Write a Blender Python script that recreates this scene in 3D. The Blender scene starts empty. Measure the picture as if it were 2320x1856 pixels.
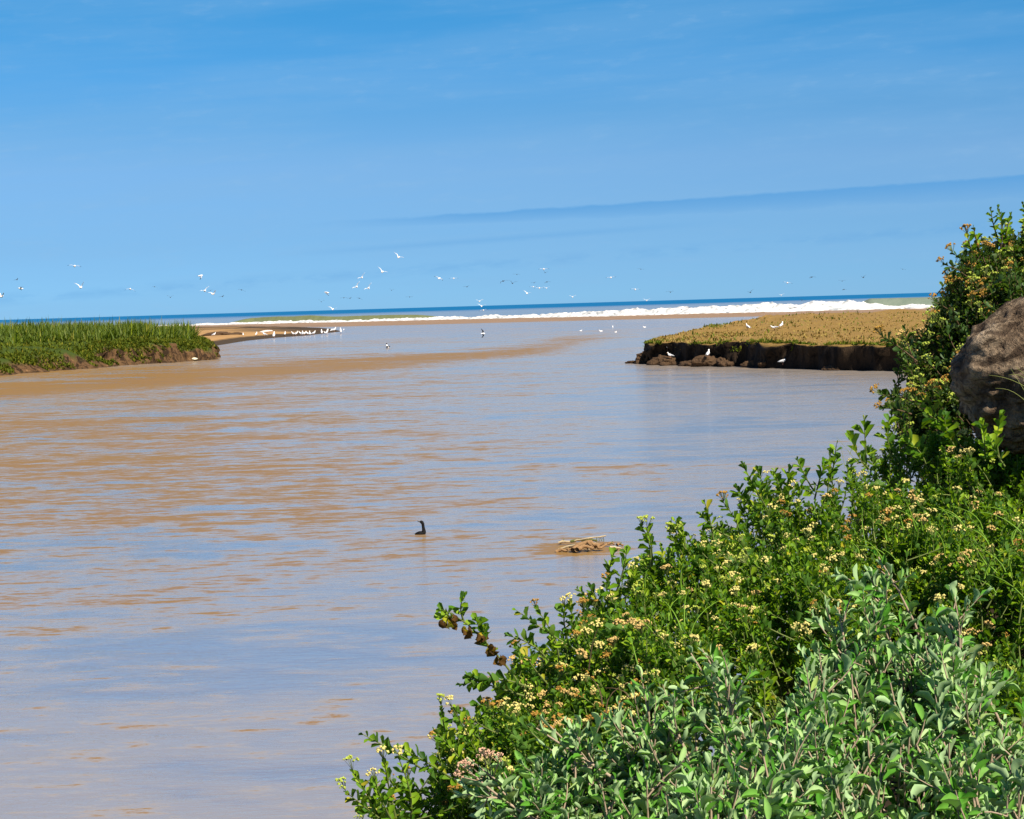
import bpy, math
import numpy as np
from mathutils import Matrix, Vector

sc = bpy.context.scene
R = math.radians
rng = np.random.default_rng(7)

# ------------------------------------------------------------------ camera
FPX, W0, H0, CAMZ = 4600.0, 2320.0, 1856.0, 5.6
cd = bpy.data.cameras.new("camera")
cd.sensor_width = 36.0
cd.lens = 36.0 * FPX / W0
cd.clip_start = 0.1
cd.clip_end = 200000
cam = bpy.data.objects.new("camera", cd)
sc.collection.objects.link(cam)
CM = (Matrix.Translation((0, 0, CAMZ)) @ Matrix.Rotation(R(90 - 2.95), 4, 'X') @ Matrix.Rotation(R(-1.68), 4, 'Z'))
cam.matrix_world = CM
sc.camera = cam

# ------------------------------------------------------------------ sky and sun
SUN_EL, SUN_AZ = 47.0, 142.0          # azimuth from +Y (view direction), negative = left
world = bpy.data.worlds.new("World")
sc.world = world
world.use_nodes = True
wn = world.node_tree
wn.nodes.clear()


def N(nt, t, **kw):
    n = nt.nodes.new(t)
    for k, v in kw.items():
        if k == 'ins':
            for i, x in v.items():
                n.inputs[i].default_value = x
        else:
            setattr(n, k, v)
    return n


def mth(nt, op, a, b=None, c=None, clamp=False):
    n = nt.nodes.new('ShaderNodeMath')
    n.operation = op
    n.use_clamp = clamp
    for i, x in enumerate((a, b, c)):
        if x is None:
            continue
        if isinstance(x, (int, float)):
            n.inputs[i].default_value = x
        else:
            nt.links.new(x, n.inputs[i])
    return n.outputs[0]


def mixc(nt, f, a, b, mode='MIX'):
    n = nt.nodes.new('ShaderNodeMix')
    n.data_type = 'RGBA'
    n.blend_type = mode
    for i, x in ((0, f), (6, a), (7, b)):
        if isinstance(x, (int, float)):
            n.inputs[i].default_value = x
        elif isinstance(x, tuple):
            n.inputs[i].default_value = (x[0], x[1], x[2], 1)
        else:
            nt.links.new(x, n.inputs[i])
    return n.outputs[2]


def ramp(nt, f, stops, interp='LINEAR'):
    n = nt.nodes.new('ShaderNodeValToRGB')
    cr = n.color_ramp
    cr.interpolation = interp
    while len(cr.elements) < len(stops):
        cr.elements.new(0.5)
    for e, (p, c) in zip(cr.elements, stops):
        e.position = p
        e.color = (c, c, c, 1) if isinstance(c, (int, float)) else (c[0], c[1], c[2], 1)
    nt.links.new(f, n.inputs[0])
    return n.outputs[0]


def noise(nt, vec, scale, detail=3, rough=0.5, dist=0.0):
    n = nt.nodes.new('ShaderNodeTexNoise')
    n.inputs['Scale'].default_value = scale
    n.inputs['Detail'].default_value = detail
    n.inputs['Roughness'].default_value = rough
    n.inputs['Distortion'].default_value = dist
    nt.links.new(vec, n.inputs['Vector'])
    return n.outputs[0]


def sstep(nt, x, a, b):
    n = nt.nodes.new('ShaderNodeMapRange')
    n.interpolation_type = 'SMOOTHSTEP'
    n.inputs[1].default_value = a
    n.inputs[2].default_value = b
    nt.links.new(x, n.inputs[0])
    return n.outputs[0]


sky = N(wn, 'ShaderNodeTexSky', sky_type='NISHITA', sun_disc=False)
sky.sun_elevation = R(SUN_EL)
sky.sun_rotation = R(SUN_AZ)
sky.dust_density, sky.ozone_density, sky.air_density = 0.0, 10.0, 0.5
tc = N(wn, 'ShaderNodeTexCoord')
sx = N(wn, 'ShaderNodeSeparateXYZ')
wn.links.new(tc.outputs['Generated'], sx.inputs[0])
el = mth(wn, 'ARCSINE', sx.outputs[2])                 # radians
az = mth(wn, 'ARCTAN2', sx.outputs[0], sx.outputs[1])
eln = mth(wn, 'MULTIPLY', el, 1 / 0.6, clamp=True)
tint = ramp(wn, eln, [(0.0, (.40, .58, .70)), (0.058, (.56, .69, .71)), (0.116, (.80, .87, .79)), (0.155, (.68, .93, .84)),
                      (0.19, (.55, .99, .93)), (0.25, (.40, 1.06, 1.0)), (0.5, (.75, 1.15, 1.15)), (1.0, (.9, 1.1, 1.15))])
col = mixc(wn, 1.0, sky.outputs[0], tint, 'MULTIPLY')
# thin high veil with a clear blue gap that rises to the right
cv = N(wn, 'ShaderNodeCombineXYZ')
wn.links.new(mth(wn, 'MULTIPLY', az, 5.0), cv.inputs[0])
tilt = mth(wn, 'SUBTRACT', el, mth(wn, 'MULTIPLY', az, 0.045))
wn.links.new(mth(wn, 'MULTIPLY', tilt, 60.0), cv.inputs[1])
nz = noise(wn, cv.outputs[0], 1.0, 5, 0.55, 0.3)
cv2 = N(wn, 'ShaderNodeCombineXYZ')
wn.links.new(mth(wn, 'MULTIPLY', az, 26.0), cv2.inputs[0])
wn.links.new(mth(wn, 'MULTIPLY', tilt, 90.0), cv2.inputs[1])
nf = noise(wn, cv2.outputs[0], 2.0, 6, 0.6)
edge = mth(wn, 'ADD', 0.0466, mth(wn, 'MULTIPLY', az, 0.034))           # top edge of the gap
edge = mth(wn, 'ADD', edge, mth(wn, 'MULTIPLY', mth(wn, 'SUBTRACT', nf, 0.5), 0.0035))
thick = mth(wn, 'ADD', 0.0062, mth(wn, 'MULTIPLY', az, 0.022))
thick = mth(wn, 'MULTIPLY', thick, mth(wn, 'ADD', 0.5, nf))
below = mth(wn, 'DIVIDE', mth(wn, 'SUBTRACT', edge, el), 0.0012, clamp=True)
fade = mth(wn, 'SUBTRACT', 1.0, mth(wn, 'DIVIDE', mth(wn, 'SUBTRACT', edge, el), mth(wn, 'MAXIMUM', thick, 0.002), clamp=True))
gap = mth(wn, 'MULTIPLY', below, mth(wn, 'POWER', fade, 0.7))
gap = mth(wn, 'MULTIPLY', gap, sstep(wn, az, -0.11, 0.0))
gap = mth(wn, 'MULTIPLY', gap, mth(wn, 'SUBTRACT', 1.0, sstep(wn, az, 0.5, 0.9)))
veil = mth(wn, 'MULTIPLY', sstep(wn, nz, 0.30, 0.72), mth(wn, 'SUBTRACT', 1.0, sstep(wn, el, 0.10, 0.5)))
veilf = mth(wn, 'MULTIPLY', veil, 0.30)
col = mixc(wn, veilf, col, (1.9, 3.75, 6.0))
# fainter wisps of clear blue lower down and fine streaks in the veil
s2 = mth(wn, 'SUBTRACT', 1.0, mth(wn, 'ABSOLUTE', mth(wn, 'DIVIDE', mth(wn, 'SUBTRACT', tilt, 0.0325), 0.0022)), clamp=True)
s2 = mth(wn, 'MULTIPLY', s2, mth(wn, 'MULTIPLY', sstep(wn, az, -.13, -.03), sstep(wn, az, .12, .02)))
s3 = mth(wn, 'SUBTRACT', 1.0, mth(wn, 'ABSOLUTE', mth(wn, 'DIVIDE', mth(wn, 'SUBTRACT', tilt, 0.0205), 0.004)), clamp=True)
s3 = mth(wn, 'MULTIPLY', s3, sstep(wn, nf, .4, .62))
gap = mth(wn, 'MAXIMUM', gap, mth(wn, 'MULTIPLY', mth(wn, 'ADD', s2, s3), 0.32))
col = mixc(wn, mth(wn, 'MULTIPLY', mth(wn, 'MULTIPLY', sstep(wn, nf, .50, .72), veil), 0.22), col, (2.4, 4.1, 6.1))
col = mixc(wn, mth(wn, 'MULTIPLY', gap, 0.75), col, (.75, 2.75, 5.7))
bg = N(wn, 'ShaderNodeBackground')
bg.inputs[1].default_value = 0.078
wn.links.new(col, bg.inputs[0])
wo = N(wn, 'ShaderNodeOutputWorld')
wn.links.new(bg.outputs[0], wo.inputs[0])

sl = bpy.data.lights.new("sun", 'SUN')
sl.energy = 5.0
sl.angle = R(0.53)
sl.color = (1.0, 0.93, 0.82)
sun = bpy.data.objects.new("sun", sl)
sc.collection.objects.link(sun)
sd = Vector((math.sin(R(SUN_AZ)) * math.cos(R(SUN_EL)), math.cos(R(SUN_AZ)) * math.cos(R(SUN_EL)), math.sin(R(SUN_EL))))
sun.rotation_euler = sd.to_track_quat('Z', 'Y').to_euler()
sun.location = (0, 0, 50)

sc.view_settings.view_transform = 'Standard'
sc.view_settings.look = 'None'
sc.view_settings.exposure = 0.72
sc.view_settings.gamma = 1.0
sc.view_settings.use_curve_mapping = False
sc.cycles.max_bounces = 6
sc.cycles.diffuse_bounces = 1
sc.cycles.glossy_bounces = 2
sc.cycles.transmission_bounces = 3
sc.cycles.transparent_max_bounces = 4
sc.cycles.sample_clamp_indirect = 4.0


# ------------------------------------------------------------------ helpers
def ray(px, py):
    d = Vector(((px - W0 / 2) / FPX, (H0 / 2 - py) / FPX, -1.0))
    return (CM.to_3x3() @ d)


def at(px, py, D):
    """world point seen at photo pixel (px, py) at depth D metres"""
    return Vector((0, 0, CAMZ)) + ray(px, py) * D


def gnd(px, py, z=0.0):
    d = ray(px, py)
    return Vector((0, 0, CAMZ)) + d * ((z - CAMZ) / d.z)


def _h(ix, iy, iz, s):
    n = (ix * 374761393 + iy * 668265263 + iz * 2147483647 + s * 974711) & 0xFFFFFFFF
    n = ((n ^ (n >> 13)) * 1274126177) & 0xFFFFFFFF
    n = (n ^ (n >> 16)) & 0xFFFFFFFF
    return n.astype(np.float64) / 4294967295.0


def vn(x, y, z=0.0, s=0):
    x, y, z = np.broadcast_arrays(np.asarray(x, float), np.asarray(y, float), np.asarray(z, float))
    ix, iy, iz = (np.floor(v).astype(np.int64) for v in (x, y, z))
    fx, fy, fz = x - ix, y - iy, z - iz
    fx, fy, fz = (f * f * (3 - 2 * f) for f in (fx, fy, fz))
    r = 0
    for a in (0, 1):
        for b in (0, 1):
            for c in (0, 1):
                w = (fx if a else 1 - fx) * (fy if b else 1 - fy) * (fz if c else 1 - fz)
                r = r + w * _h(ix + a, iy + b, iz + c, s)
    return r


def fbm(x, y, z=0.0, s=0, o=4, g=0.5):
    r, a, t, f = 0, 1.0, 0, 1.0
    for i in range(o):
        r = r + a * vn(np.asarray(x) * f, np.asarray(y) * f, np.asarray(z) * f, s + i * 17)
        t += a
        a *= g
        f *= 2.03
    return r / t


def mesh_obj(name, verts, faces, mat, parent=None, smooth=True, link=True):
    me = bpy.data.meshes.new(name)
    me.from_pydata([tuple(v) for v in verts], [], faces)
    if mat:
        me.materials.append(mat)
    if smooth:
        me.polygons.foreach_set('use_smooth', [True] * len(me.polygons))
    me.update()
    o = bpy.data.objects.new(name, me)
    if link:
        sc.collection.objects.link(o)
    if parent:
        o.parent = parent
    return o


def fast_mesh(name, V, loops, nper, mats=None, smooth=True, midx=None):
    """V (n,3) float, loops flat int array, nper: verts per face (constant int) or array"""
    me = bpy.data.meshes.new(name)
    nf_ = len(loops) // nper if isinstance(nper, int) else len(nper)
    me.vertices.add(len(V))
    me.vertices.foreach_set('co', np.ascontiguousarray(V, dtype=np.float32).ravel())
    me.loops.add(len(loops))
    me.loops.foreach_set('vertex_index', np.ascontiguousarray(loops, dtype=np.int32))
    me.polygons.add(nf_)
    if isinstance(nper, int):
        st = np.arange(nf_, dtype=np.int32) * nper
    else:
        st = np.concatenate([[0], np.cumsum(nper)[:-1]]).astype(np.int32)
    me.polygons.foreach_set('loop_start', st)
    me.polygons.foreach_set('use_smooth', np.full(nf_, smooth))
    for m in mats or ():
        me.materials.append(m)
    if midx is not None:
        me.polygons.foreach_set('material_index', np.asarray(midx, dtype=np.int32))
    me.update(calc_edges=True)
    return me


def tag(o, label=None, cat=None, group=None, kind=None):
    if label:
        o['label'] = label
    if cat:
        o['category'] = cat
    if group:
        o['group'] = group
    if kind:
        o['kind'] = kind
    return o


def empty(name, loc):
    o = bpy.data.objects.new(name, None)
    o.empty_display_size = 0.2
    o.location = loc
    sc.collection.objects.link(o)
    return o


def grid_obj(name, P, mat, parent=None, smooth=True):
    """P: (nu, nv, 3)"""
    nu, nv = P.shape[:2]
    idx = np.arange(nu * nv).reshape(nu, nv)
    f = np.stack([idx[:-1, :-1], idx[1:, :-1], idx[1:, 1:], idx[:-1, 1:]], -1).reshape(-1, 4)
    me = fast_mesh(name, P.reshape(-1, 3), f.ravel(), 4, [mat], smooth)
    o = bpy.data.objects.new(name, me)
    sc.collection.objects.link(o)
    if parent:
        o.parent = parent
    return o


def resample(pts, n):
    pts = np.array(pts, float)
    d = np.concatenate([[0], np.cumsum(np.linalg.norm(np.diff(pts, axis=0), axis=1))])
    t = np.linspace(0, d[-1], n)
    return np.stack([np.interp(t, d, pts[:, k]) for k in range(pts.shape[1])], 1)


# ------------------------------------------------------------------ materials
def new_mat(name):
    m = bpy.data.materials.new(name)
    m.use_nodes = True
    nt = m.node_tree
    nt.nodes.clear()
    out = nt.nodes.new('ShaderNodeOutputMaterial')
    return m, nt, out


def principled(nt, out, color, rough=0.8, spec=0.3, bump=None, bstr=0.5, bdist=0.02):
    p = nt.nodes.new('ShaderNodeBsdfPrincipled')
    if isinstance(color, tuple):
        p.inputs['Base Color'].default_value = (*color, 1)
    else:
        nt.links.new(color, p.inputs['Base Color'])
    p.inputs['Roughness'].default_value = rough
    p.inputs['Specular IOR Level'].default_value = spec
    if bump is not None:
        b = nt.nodes.new('ShaderNodeBump')
        b.inputs['Strength'].default_value = bstr
        b.inputs['Distance'].default_value = bdist
        nt.links.new(bump, b.inputs['Height'])
        nt.links.new(b.outputs[0], p.inputs['Normal'])
    nt.links.new(p.outputs[0], out.inputs[0])
    return p


def simple(name, color, rough=0.8, spec=0.3, var=0.0, scale=5.0):
    m, nt, out = new_mat(name)
    if var:
        g = nt.nodes.new('ShaderNodeNewGeometry')
        n = noise(nt, g.outputs['Position'], scale, 4, 0.6)
        c = mixc(nt, n, tuple(x * (1 - var) for x in color), tuple(min(1, x * (1 + var)) for x in color))
        principled(nt, out, c, rough, spec)
    else:
        principled(nt, out, color, rough, spec)
    return m


def leaf_mat(name, stops, under, trans, tstr=0.4, rough=0.45, spec=0.35):
    """stops: colour variants picked per leaf; under: colour of the underside"""
    m, nt, out = new_mat(name)
    g = nt.nodes.new('ShaderNodeNewGeometry')
    oi = nt.nodes.new('ShaderNodeObjectInfo')
    f = mth(nt, 'FRACT', mth(nt, 'ADD', g.outputs['Random Per Island'], oi.outputs['Random']))
    c = ramp(nt, f, stops)
    c = mixc(nt, mth(nt, 'MULTIPLY', g.outputs['Backfacing'], 0.85), c, under)
    p = nt.nodes.new('ShaderNodeBsdfPrincipled')
    nt.links.new(c, p.inputs['Base Color'])
    p.inputs['Roughness'].default_value = rough
    p.inputs['Specular IOR Level'].default_value = spec
    t = nt.nodes.new('ShaderNodeBsdfTranslucent')
    t.inputs[0].default_value = (*trans, 1)
    ms = nt.nodes.new('ShaderNodeMixShader')
    ms.inputs[0].default_value = tstr
    nt.links.new(p.outputs[0], ms.inputs[1])
    nt.links.new(t.outputs[0], ms.inputs[2])
    nt.links.new(ms.outputs[0], out.inputs[0])
    return m


M_green = leaf_mat("green_leaf", [(0.0, (.020, .07, .003)), (.3, (.065, .17, .005)), (.62, (.15, .28, .008)), (.92, (.27, .40, .014)), (1.0, (.40, .34, .02))],
                   (.08, .17, .03), (.22, .40, .008), 0.33, 0.55, 0.22)
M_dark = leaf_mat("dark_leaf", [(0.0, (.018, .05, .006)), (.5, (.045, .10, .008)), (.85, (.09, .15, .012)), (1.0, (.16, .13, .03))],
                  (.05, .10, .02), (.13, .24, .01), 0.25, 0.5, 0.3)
M_silver = leaf_mat("silver_leaf", [(0.0, (.055, .20, .014)), (.35, (.11, .29, .03)), (.55, (.24, .42, .11)), (.9, (.42, .57, .25)), (1.0, (.26, .36, .08))],
                    (.40, .56, .27), (.18, .46, .03), 0.2, 0.75, 0.12)
M_dead = leaf_mat("withered_leaf", [(0.0, (.035, .018, .006)), (.5, (.07, .03, .008)), (1.0, (.12, .06, .01))], (.08, .04, .01), (.42, .30, .01), 0.15, 0.8, 0.1)
M_yellow = leaf_mat("yellow_leaf", [(0.0, (.42, .34, .01)), (1.0, (.55, .42, .02))], (.5, .4, .03), (.8, .65, .02), 0.5, 0.6, 0.2)
M_cream = simple("cream_flower", (.64, .54, .17), 0.8, 0.1, 0.35, 60)
M_lime = simple("lime_bud", (.36, .42, .06), 0.7, 0.1, 0.35, 60)
M_tan = simple("dry_flower", (.56, .38, .13), 0.9, 0.05, 0.4, 60)
M_brown = simple("brown_flower", (.36, .20, .04), 0.9, 0.05, 0.4, 60)
M_pink = simple("faded_pink_flower", (.66, .40, .25), 0.9, 0.05, 0.25, 60)
M_twig = simple("green_twig", (.13, .16, .04), 0.7, 0.2, 0.4, 20)
M_bark = simple("brown_twig", (.10, .065, .035), 0.85, 0.1, 0.4, 20)
M_silstem = simple("silver_stem", (.36, .27, .18), 0.8, 0.15, 0.35, 12)
M_gull = simple("white_feather", (.80, .77, .72), 0.7, 0.2)
M_gullgrey = simple("grey_feather", (.42, .43, .46), 0.7, 0.2)
M_blackf = simple("dark_feather", (.006, .005, .005), 0.7, 0.15)
M_beak = simple("orange_beak", (.55, .22, .04), 0.5, 0.3)
M_darkb = simple("dusky_feather", (.05, .055, .06), 0.7, 0.2)
M_leg = simple("pink_leg", (.40, .18, .12), 0.6, 0.2)


# ---- water
def water_material(name, sea=False):
    m, nt, out = new_mat(name)
    g = nt.nodes.new('ShaderNodeNewGeometry')
    pos = g.outputs['Position']
    s = nt.nodes.new('ShaderNodeSeparateXYZ')
    nt.links.new(pos, s.inputs[0])
    X, Y = s.outputs[0], s.outputs[1]

    def vec(ax, ay, sh=0.0):
        c = nt.nodes.new('ShaderNodeCombineXYZ')
        a = mth(nt, 'MULTIPLY', mth(nt, 'ADD', X, mth(nt, 'MULTIPLY', Y, sh)), ax)
        b = mth(nt, 'MULTIPLY', Y, ay)
        nt.links.new(a, c.inputs[0])
        nt.links.new(b, c.inputs[1])
        return c.outputs[0]
    if sea:
        mud = mixc(nt, sstep(nt, Y, 1800, 3300), (.22, .27, .30), (.0, .11, .26))
        w = noise(nt, vec(.02, .02), 1.0, 5, 0.6)
        mudf = mth(nt, 'ADD', 0.30, mth(nt, 'MULTIPLY', w, 0.25))
        far = sstep(nt, mth(nt, 'ADD', Y, mth(nt, 'MULTIPLY', X, 0.8)), 2300, 3600)
        mudf = mth(nt, 'ADD', mudf, mth(nt, 'MULTIPLY', far, 0.45), clamp=True)
        bh = noise(nt, vec(.4, .8), 1.0, 4, 0.6)
        bstr, bdist, rough = 0.5, 0.5, 0.25
    else:
        big = noise(nt, vec(.012, .020), 1.0, 2, 0.5, 0.6)        # broad plumes
        mid = noise(nt, vec(.085, .17, .1), 1.0, 6, 0.66, 0.5)     # wind patches of several metres
        sml = noise(nt, vec(.42, .95), 1.0, 6, 0.68, 0.4)         # ripples
        fin = noise(nt, vec(1.9, 5.5), 1.0, 4, 0.65, 0.3)
        # more mud towards the left and the middle distance
        lane = mth(nt, 'SUBTRACT', mth(nt, 'MULTIPLY', Y, -0.02), X)            # 0 along the axis, + on the left
        lane = mth(nt, 'DIVIDE', lane, mth(nt, 'MAXIMUM', mth(nt, 'MULTIPLY', Y, 0.17), 2.0))
        left = sstep(nt, lane, -1.0, 1.0)
        near = sstep(nt, Y, 24, 60)
        farr = mth(nt, 'SUBTRACT', 1.0, sstep(nt, Y, 260, 420))
        base = mth(nt, 'ADD', mth(nt, 'MULTIPLY', mth(nt, 'MULTIPLY', left, near), 0.42), mth(nt, 'MULTIPLY', left, 0.04))
        base = mth(nt, 'MULTIPLY', base, mth(nt, 'ADD', mth(nt, 'MULTIPLY', farr, 0.6), 0.4))
        a = mth(nt, 'ADD', mth(nt, 'MULTIPLY', mth(nt, 'SUBTRACT', mid, 0.5), 1.25), mth(nt, 'MULTIPLY', mth(nt, 'SUBTRACT', sml, 0.5), 1.6))
        sm2 = noise(nt, vec(1.0, 2.6), 1.0, 7, 0.74, 0.3)
        a = mth(nt, 'ADD', a, mth(nt, 'MULTIPLY', mth(nt, 'SUBTRACT', sm2, 0.5), 2.0))
        a = mth(nt, 'ADD', a, mth(nt, 'MULTIPLY', mth(nt, 'SUBTRACT', fin, 0.5), 1.0))
        a = mth(nt, 'ADD', a, mth(nt, 'MULTIPLY', mth(nt, 'SUBTRACT', big, 0.5), 0.9))
        a = mth(nt, 'ADD', a, mth(nt, 'SUBTRACT', base, 0.11))
        # the brown tongue of silt that crosses the river mouth
        ty = mth(nt, 'ADD', 243.0, mth(nt, 'MAXIMUM', mth(nt, 'MULTIPLY', X, 2.1), mth(nt, 'MULTIPLY', X, 5.4)))
        ty = mth(nt, 'ADD', ty, mth(nt, 'MULTIPLY', mth(nt, 'SUBTRACT', mid, 0.5), 70.0))
        dd = mth(nt, 'ABSOLUTE', mth(nt, 'DIVIDE', mth(nt, 'SUBTRACT', Y, ty), mth(nt, 'MULTIPLY', Y, 0.24)))
        tng = mth(nt, 'SUBTRACT', 1.0, sstep(nt, dd, 0.0, 1.0))
        tng = mth(nt, 'MULTIPLY', tng, sstep(nt, X, 26, 6))
        a = mth(nt, 'ADD', a, mth(nt, 'MULTIPLY', tng, 0.52))
        # silt stirred up round the snagged branches
        mm = nt.nodes.new('ShaderNodeVectorMath')
        mm.operation = 'DISTANCE'
        sc2 = nt.nodes.new('ShaderNodeCombineXYZ')
        nt.links.new(mth(nt, 'MULTIPLY', X, 0.55), sc2.inputs[0])
        nt.links.new(mth(nt, 'MULTIPLY', Y, 0.5), sc2.inputs[1])
        nt.links.new(sc2.outputs[0], mm.inputs[0])
        P0 = gnd(1325, 1243)
        mm.inputs[1].default_value = (P0.x * 0.55, P0.y * 0.5, 0)
        snag = mth(nt, 'SUBTRACT', 1.0, sstep(nt, mm.outputs['Value'], 0.25, 0.95))
        a = mth(nt, 'ADD', a, mth(nt, 'MULTIPLY', snag, 0.55))
        mudf = mth(nt, 'ADD', 0.44, mth(nt, 'MULTIPLY', sstep(nt, a, -0.10, 0.62), 0.46))
        mudf = mth(nt, 'SUBTRACT', mudf, mth(nt, 'MULTIPLY', sstep(nt, mth(nt, 'ADD', mid, mth(nt, 'MULTIPLY', sml, 0.6)), 0.80, 0.62), 0.17))
        nearf = mth(nt, 'MULTIPLY', sstep(nt, Y, 42, 24), mth(nt, 'ADD', 0.3, mth(nt, 'MULTIPLY', left, 0.7)))
        mudf = mth(nt, 'ADD', mudf, mth(nt, 'MULTIPLY', nearf, 0.12), clamp=True)
        hue = noise(nt, vec(.05, .2), 1.0, 3, 0.5)
        mud = mixc(nt, hue, (.235, .125, .042), (.225, .132, .036))
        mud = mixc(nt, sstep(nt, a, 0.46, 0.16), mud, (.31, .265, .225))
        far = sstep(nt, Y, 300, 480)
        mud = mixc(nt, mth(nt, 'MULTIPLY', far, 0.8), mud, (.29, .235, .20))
        h = mth(nt, 'ADD', mth(nt, 'MULTIPLY', sml, 1.0), mth(nt, 'MULTIPLY', fin, 0.35))
        h = mth(nt, 'ADD', h, mth(nt, 'MULTIPLY', noise(nt, vec(4.0, 14.0), 1.0, 2, 0.5), 0.10))
        bh = h
        bstr, bdist, rough = 0.75, 0.045, 0.12
    b = nt.nodes.new('ShaderNodeBump')
    b.inputs['Strength'].default_value = bstr
    b.inputs['Distance'].default_value = bdist
    nt.links.new(bh, b.inputs['Height'])
    d = nt.nodes.new('ShaderNodeBsdfDiffuse')
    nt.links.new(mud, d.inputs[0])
    gl = nt.nodes.new('ShaderNodeBsdfGlossy')
    gl.inputs[0].default_value = (.95, .95, .95, 1)
    gl.inputs['Roughness'].default_value = rough
    nt.links.new(b.outputs[0], gl.inputs['Normal'])
    nt.links.new(b.outputs[0], d.inputs['Normal'])
    # less mirror where one looks down more steeply
    fr = nt.nodes.new('ShaderNodeFresnel')
    fr.inputs[0].default_value = 1.33
    frf = sstep(nt, fr.outputs[0], 0.0, 0.30)
    ms = nt.nodes.new('ShaderNodeMixShader')
    nt.links.new(mth(nt, 'MULTIPLY', mth(nt, 'SUBTRACT', 1.0, mudf), frf), ms.inputs[0])
    nt.links.new(d.outputs[0], ms.inputs[1])
    nt.links.new(gl.outputs[0], ms.inputs[2])
    nt.links.new(ms.outputs[0], out.inputs[0])
    return m


M_river = water_material("river_water")
M_sea = water_material("sea_water", True)


def earth_mat(name, dry, wet, zwet=0.4, zdry=0.8, green=None, gz=1.5, scale=0.8, streak=False):
    m, nt, out = new_mat(name)
    g = nt.nodes.new('ShaderNodeNewGeometry')
    s = nt.nodes.new('ShaderNodeSeparateXYZ')
    nt.links.new(g.outputs['Position'], s.inputs[0])
    n1 = noise(nt, g.outputs['Position'], scale, 6, 0.65, 0.4)
    n2 = noise(nt, g.outputs['Position'], scale * 9, 4, 0.6)
    c = mixc(nt, n1, tuple(x * 0.55 for x in dry), tuple(x * 1.4 for x in dry))
    c = mixc(nt, mth(nt, 'MULTIPLY', n2, 0.5), c, tuple(x * 0.7 for x in dry))
    if streak:
        mp = nt.nodes.new('ShaderNodeMapping')
        mp.inputs['Scale'].default_value = (1, 1, .22)
        nt.links.new(g.outputs['Position'], mp.inputs[0])
        n3 = noise(nt, mp.outputs[0], 1.5, 5, 0.7, 0.3)
        c = mixc(nt, sstep(nt, n3, .54, .42), c, tuple(x * 0.22 for x in dry))  # gully shade put into the colour: dips darkened, ridges below lightened
        c = mixc(nt, sstep(nt, n3, .60, .70), c, tuple(min(1, x * 2.0) for x in dry))
        n1 = mth(nt, 'ADD', mth(nt, 'MULTIPLY', n1, .4), mth(nt, 'MULTIPLY', n3, .6))
    if green:
        up = nt.nodes.new('ShaderNodeSeparateXYZ')
        nt.links.new(g.outputs['Normal'], up.inputs[0])
        gf = mth(nt, 'MULTIPLY', sstep(nt, up.outputs[2], 0.55, 0.85), sstep(nt, mth(nt, 'ADD', s.outputs[2], mth(nt, 'MULTIPLY', n1, 1.2)), gz, gz + 0.9))
        c = mixc(nt, gf, c, mixc(nt, n1, tuple(x * 0.6 for x in green), tuple(x * 1.4 for x in green)))
    w = sstep(nt, mth(nt, 'ADD', s.outputs[2], mth(nt, 'MULTIPLY', mth(nt, 'SUBTRACT', n1, 0.5), 0.5)), zwet, zdry)
    c = mixc(nt, w, wet, c)
    principled(nt, out, c, 0.9, 0.15, mth(nt, 'ADD', n1, mth(nt, 'MULTIPLY', n2, 0.4)), 0.8, 0.25)
    return m


M_bank = earth_mat("bank_earth", (.115, .062, .026), (.045, .028, .014), -0.3, 0.35, (.04, .06, .008), 1.2, 0.8, True)
M_spit = earth_mat("spit_earth", (.034, .021, .011), (.015, .010, .006), 0.1, 1.0, (.25, .15, .04), 1.7, 0.8, True)
M_sand = earth_mat("beach_sand", (.42, .24, .09), (.055, .036, .018), 0.5, 0.82, None, 0, 0.06)
M_strip = earth_mat("wet_sand", (.28, .18, .11), (.23, .16, .11), 0.0, 0.3, None, 0, 0.05)
M_soil = simple("slope_soil", (.03, .021, .012), 0.95, 0.1, 0.4, 3)

# ------------------------------------------------------------------ water sheets
surf_px = [(-900, 1.0), (0, 1.0)]
SL = [(-3000, 1500), (-900, 1300), (-400, 1060), (-200, 960), (-120, 915), (-29, 822), (67, 728), (126, 685), (200, 650), (300, 610), (900, 400), (3000, -300)]


def surf_y(x):
    return np.interp(x, [p[0] for p in SL], [p[1] for p in SL])


xs = np.array([-3000, -900, -400, -200, -120, -29, 67, 126, 200, 300, 900, 3000], float)
near_row = np.stack([xs, np.full_like(xs, -400), np.zeros_like(xs)], 1)
edge_row = np.stack([xs, surf_y(xs), np.zeros_like(xs)], 1)
tag(grid_obj("river", np.stack([near_row, edge_row], 1), M_river, smooth=False), "muddy brown river water reflecting blue sky", kind='structure')
xs2 = xs.copy()
xs2[0], xs2[-1] = -120000, 120000
far_row = np.stack([xs2 * 1.0, np.full_like(xs, 150000), np.zeros_like(xs)], 1)
tag(grid_obj("sea", np.stack([edge_row, far_row], 1), M_sea, smooth=False), "blue open sea out to the horizon", kind='structure')
# the bed under the water, one sheet to the horizon
bed = mesh_obj("ground", [(-120000, -2000, -4), (120000, -2000, -4), (120000, 150000, -4), (-120000, 150000, -4)], [(0, 1, 2, 3)], M_soil, smooth=False)
tag(bed, "river and sea bed under the water", kind='structure')


# ------------------------------------------------------------------ surf
def foam_mat():
    m, nt, out = new_mat("surf_foam")
    g = nt.nodes.new('ShaderNodeNewGeometry')
    n = noise(nt, g.outputs['Position'], 0.35, 5, 0.6)
    c = mixc(nt, sstep(nt, n, 0.32, 0.56), (.34, .36, .35), (.74, .71, .66))
    principled(nt, out, c, 0.9, 0.1, n, 0.9, 0.8)
    return m


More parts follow.
